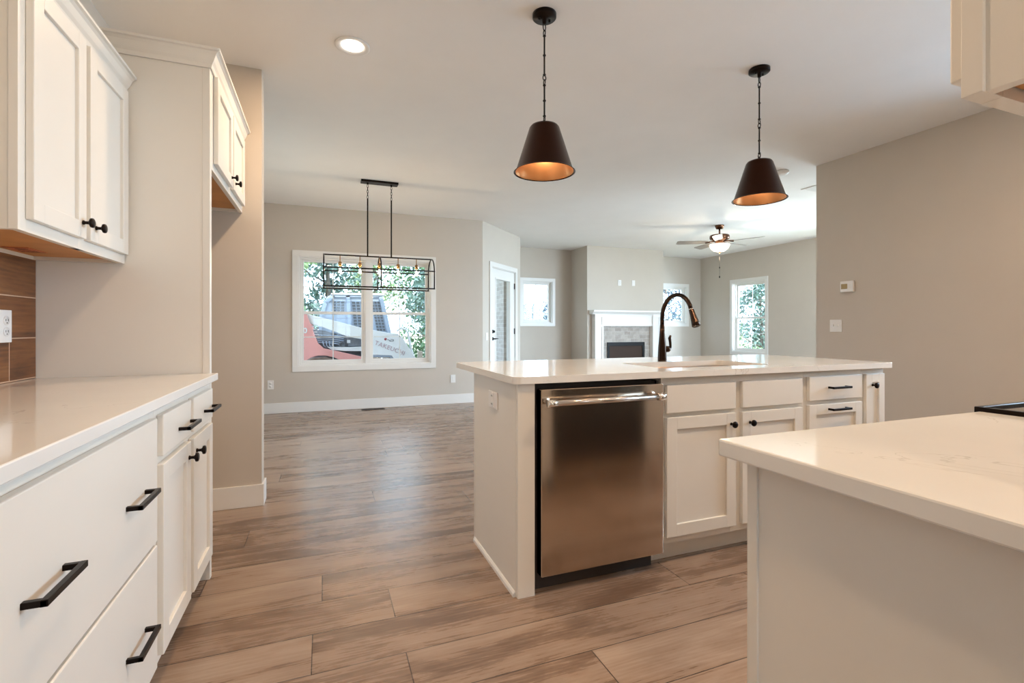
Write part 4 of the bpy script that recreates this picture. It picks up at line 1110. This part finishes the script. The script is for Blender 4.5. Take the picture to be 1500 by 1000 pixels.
for i, (x, y, h, r, m_) in enumerate(((19.0, 17.0, 3.7, 1.4, 'leaf2'), (21.0, 21.5, 3.6, 1.4, 'leaf3'), (25.6, 21.0, 5.4, 1.9, 'leaf2'), (27.0, 27.0, 3.8, 2.4, 'leaf4'))):
    tree(x, y, h, r, m_, 'rounded green tree beyond the lawn through the right-hand living room window', n=2000, size=0.10, group='trees beyond the right living room window', base=0.1, seed=40 + i)
for i, (x, y, h, r, m_) in enumerate(((14.0, 12.8, 0.75, 0.6, 'leaf3'), (15.0, 14.2, 0.7, 0.6, 'leaf1'), (13.6, 13.9, 0.6, 0.5, 'leaf3'))):
    tree(x, y, h, r, m_, 'low weedy shrub on the lawn below the right-hand living room window', n=500, size=0.05, group='shrubs on the lawn', base=0.1, seed=60 + i, name='low_shrub', cat='shrub')

# compact track loader parked outside the dining window
mc = thing('track_loader', 'white and red compact track loader parked outside the dining window', 'loader', (0.4, 10.5, GZ))
def P_(bm, pts, y0, y1, bev=0.0): return add_prism(bm, pts, y0, y1, 'y', bev)
arm = [(-0.32, 1.39), (0.70, 1.12), (1.20, 1.02), (1.37, 1.01), (1.48, 0.92), (1.61, 0.71), (1.80, 0.42), (1.84, 0.18), (0.78, 0.18), (0.78, 0.46), (0.89, 0.46),
       (1.22, 0.47), (1.30, 0.52), (1.27, 0.575), (0.84, 0.60), (0.84, 0.70), (0.70, 0.90), (0.45, 0.95), (0.03, 1.12), (-0.24, 1.21)]
for nm, y0, y1 in (('lift_arm', 9.80, 9.90), ('lift_arm', 11.22, 11.32)):
    la = obj(nm, P_(nb(), arm, y0, y1, 0.006), M['mwhite'], mc)
    if y0 < 10:
        near_arm = la
bm = nb(); P_(bm, [(0.80, 0.46), (1.30, 0.46), (1.30, 0.60), (0.80, 0.60)], 9.86, 9.90)
obj('arm_recess', bm, M['mgrey'], near_arm)
obj('hydraulic_cylinder', add_tube(nb(), [(0.76, 9.84, 0.53), (1.24, 9.84, 0.525)], [0.024, 0.020], 12), M['steel_bar'], near_arm)
red = [(-0.50, 1.40), (-0.285, 1.395), (-0.20, 1.16), (-0.08, 0.83), (0.02, 0.735), (0.21, 0.69), (0.83, 0.53), (1.20, 0.40), (0.83, 0.42), (0.50, 0.475), (0.33, 0.50), (0.20, 0.565), (0.06, 0.60), (-0.08, 0.605), (-0.20, 0.57), (-0.33, 0.49), (-0.45, 0.40), (-0.60, 0.38), (-0.62, 0.9)]
obj('rear_frame', P_(nb(), red, 9.74, 9.86, 0.005), M['red'], mc)
obj('rear_frame', P_(nb(), red, 11.26, 11.38, 0.005), M['red'], mc)
obj('step_notch', P_(nb(), [(-0.365, 0.86), (-0.31, 0.74), (-0.365, 0.74)], 9.735, 9.745), M['mdark'], mc)
# machine body and tracks
obj('chassis', P_(nb(), [(-0.55, 0.25), (1.25, 0.10), (1.25, 0.72), (0.84, 0.78), (0.84, 0.95), (-0.10, 1.05), (-0.55, 1.15)], 10.15, 11.0, 0.01), M['mdark'], mc)
tr_ = [(-0.55, -0.30), (1.15, -0.30), (1.40, -0.10), (1.38, 0.15), (1.05, 0.36), (0.35, 0.47), (0.05, 0.57), (-0.20, 0.55), (-0.62, 0.30), (-0.72, 0.0), (-0.68, -0.2)]
for y0, y1 in ((9.90, 10.22), (10.92, 11.24)):
    obj('rubber_track', P_(nb(), tr_, y0, y1, 0.02), M['mtrack'], mc)
obj('track_guard', P_(nb(), [(0.08, 0.755), (0.50, 0.745), (0.86, 0.76), (0.86, 0.665), (0.40, 0.675), (0.16, 0.70)], 9.87, 10.15, 0.004), M['mlabel'], mc)
en = obj('engine_bay', (lambda q: [P_(q, [(-0.18, 1.10), (0.05, 1.06), (0.45, 0.93), (0.84, 0.90), (0.84, 0.74), (-0.12, 0.72)], 10.05, 10.15), add_box(q, 0.02, 0.22, 10.00, 10.05, 0.90, 1.02, 0.004), add_box(q, 0.46, 0.80, 9.99, 10.05, 0.76, 0.93, 0.004)][0])(nb()), M['mdark'], mc)
bm = nb()
for k in range(5): add_tube(bm, [(-0.12 + 0.01 * k, 10.02, 0.98 - 0.035 * k), (0.15, 9.99, 0.97 - 0.035 * k), (0.38, 10.03, 0.95 - 0.04 * k)], 0.010, 6)
for k in range(4): add_tube(bm, [(0.0 + 0.06 * k, 10.0, 0.86), (0.02 + 0.05 * k, 9.98, 0.78), (0.08 + 0.05 * k, 10.03, 0.73)], 0.012, 6)
obj('hose', bm, M['mgrey'], en)
obj('work_lamp', (lambda q: [add_lathe(q, [(0.055, 0.0), (0.055, -0.05), (0.042, -0.055), (0.042, -0.02), (0.0, -0.02)], 0, 0, 20, 'y', (0.345, 10.00, 0.80))][0])(nb()), M['mdark'], mc)
obj('decal', (lambda q: [add_box(q, 0.44, 0.50, 9.984, 9.990, 0.825, 0.885)][0])(nb()), M['mlabel'], mc)
bm = nb()
for k in range(5): add_box(bm, -0.255 + 0.028 * k, -0.15 + 0.026 * k, 9.90, 9.95, 1.13 - 0.05 * k, 1.152 - 0.05 * k)
obj('cooling_fin', bm, M['mlabel'], mc)
# cab: a shell with grid windows on the near side
cy0, cy1 = 10.20, 11.00
cabp = [(-0.07, 0.98), (-0.06, 1.35), (0.01, 1.62), (0.09, 1.73), (0.18, 1.79), (1.07, 1.81), (1.15, 1.74), (1.24, 1.33), (1.33, 0.90), (0.84, 0.90)]
cb = obj('cab', P_(nb(), cabp, cy0 + 0.03, cy1, 0.01), M['mgrey'], mc)
bm = nb()
def strip(bm, a, b, w, y0, y1):
    a = Vector(a); b = Vector(b); n_ = Vector((-(b - a).y, (b - a).x)).normalized() * w / 2
    return P_(bm, [(a.x + n_.x, a.y + n_.y), (b.x + n_.x, b.y + n_.y), (b.x - n_.x, b.y - n_.y), (a.x - n_.x, a.y - n_.y)], y0, y1)
for a_, b_ in (((-0.04, 0.98), (-0.03, 1.35)), ((-0.03, 1.35), (0.05, 1.62)), ((0.05, 1.62), (0.20, 1.76)), ((0.20, 1.76), (1.07, 1.78)), ((1.09, 1.77), (1.20, 1.33)), ((1.20, 1.33), (1.29, 0.92)), ((0.465, 1.76), (0.52, 1.0))):
    strip(bm, a_, b_, 0.07, cy0 - 0.01, cy0 + 0.04)
obj('cab_frame', bm, M['mgrey'], cb)
def grid(x0, x1, z0, z1, nx, nz, shear):
    """dark window squares behind a steel grid"""
    bm = nb()
    for i in range(nx):
        for j in range(nz):
            xa = x0 + (x1 - x0) * (i + 0.14) / nx; xb = x0 + (x1 - x0) * (i + 0.86) / nx
            za = z0 + (z1 - z0) * (j + 0.14) / nz; zb = z0 + (z1 - z0) * (j + 0.86) / nz
            sa = shear * (z1 - za); sb = shear * (z1 - zb)
            P_(bm, [(xa + sa, za), (xb + sa, za), (xb + sb, zb), (xa + sb, zb)], cy0 + 0.018, cy0 + 0.032)
    return bm
obj('window_grid', grid(0.17, 0.41, 1.38, 1.65, 3, 5, 0.0), M['mdark'], cb)
obj('window_grid', grid(0.53, 0.86, 1.05, 1.65, 4, 10, 0.09), M['mdark'], cb)
obj('window_grid', grid(0.90, 1.08, 1.05, 1.66, 3, 10, 0.20), M['mdark'], cb)
obj('roof', P_(nb(), [(0.16, 1.80), (1.10, 1.82), (1.20, 1.785), (1.10, 1.775), (0.14, 1.77)], cy0 - 0.03, cy1 + 0.03, 0.004), M['mlabel'], cb)
# loader guard rail and coupler in front
obj('guard_rail', add_tube(nb(), [(1.38, 9.95, 1.06), (1.47, 9.95, 1.11), (1.56, 9.95, 1.09), (1.61, 9.95, 1.00), (1.66, 9.95, 0.72), (1.74, 9.95, 0.45), (1.76, 9.95, 0.1)], 0.022, 8), M['mlabel'], mc)
obj('coupler', bx(1.70, 1.84, 9.95, 11.1, -0.2, 0.35, 0.01), M['mdark'], mc)
def letters(txt, loc, size, tilt, mat, parent, name, bold=0.0, shx=1.0):
    cu = bpy.data.curves.new(name, 'FONT'); cu.body = txt; cu.size = size; cu.extrude = 0.002; cu.offset = bold; cu.align_x = 'LEFT'; cu.space_character = shx
    tmp = bpy.data.objects.new(name + '_src', cu)
    me = bpy.data.meshes.new_from_object(tmp)
    bpy.data.objects.remove(tmp)
    mt = Matrix.Translation(loc) @ Matrix.Rotation(tilt, 4, 'Y') @ Matrix.Rotation(PI / 2, 4, 'X')
    me.transform(world_of(parent).inverted() @ mt)
    me.materials.clear(); me.materials.append(mat)
    o = bpy.data.objects.new(name, me); o.parent = parent; C.objects.link(o)
    return o
letters('TAKEUCHI', (0.93, 9.796, 0.80), 0.118, math.radians(21.5), M['mtext'], near_arm, 'lettering', 0.0012, 1.12)
lg_ = obj('emblem', add_lathe(nb(), [(0.026, 0.0), (0.026, -0.003), (0.0, -0.003)], 0, 0, 14, 'y', (1.145, 9.799, 0.90)), paint('emblem_red', (0.33, 0.06, 0.07), 0.5), near_arm)
obj('emblem_line', (lambda q: [strip(q, (1.18, 0.89), (1.24, 0.868), 0.012, 9.796, 9.800), strip(q, (1.22, 0.858), (1.30, 0.862), 0.012, 9.796, 9.800), strip(q, (1.24, 0.895), (1.30, 0.885), 0.010, 9.796, 9.800), strip(q, (1.30, 0.862), (1.30, 0.885), 0.010, 9.796, 9.800)][0])(nb()), M['mdark'], lg_)
letters('0', (-0.335, 9.736, 1.025), 0.135, 0.0, M['mlabel'], [o for o in bpy.data.objects if o.name.startswith('rear_frame')][0], 'number', 0.004)
ps = tag(obj('wooden_post', bx(1.99, 2.09, 10.95, 11.05, GZ, 0.60, 0.004), M['postwood']), 'short pale wooden post right of the loader outside the dining window', 'post')
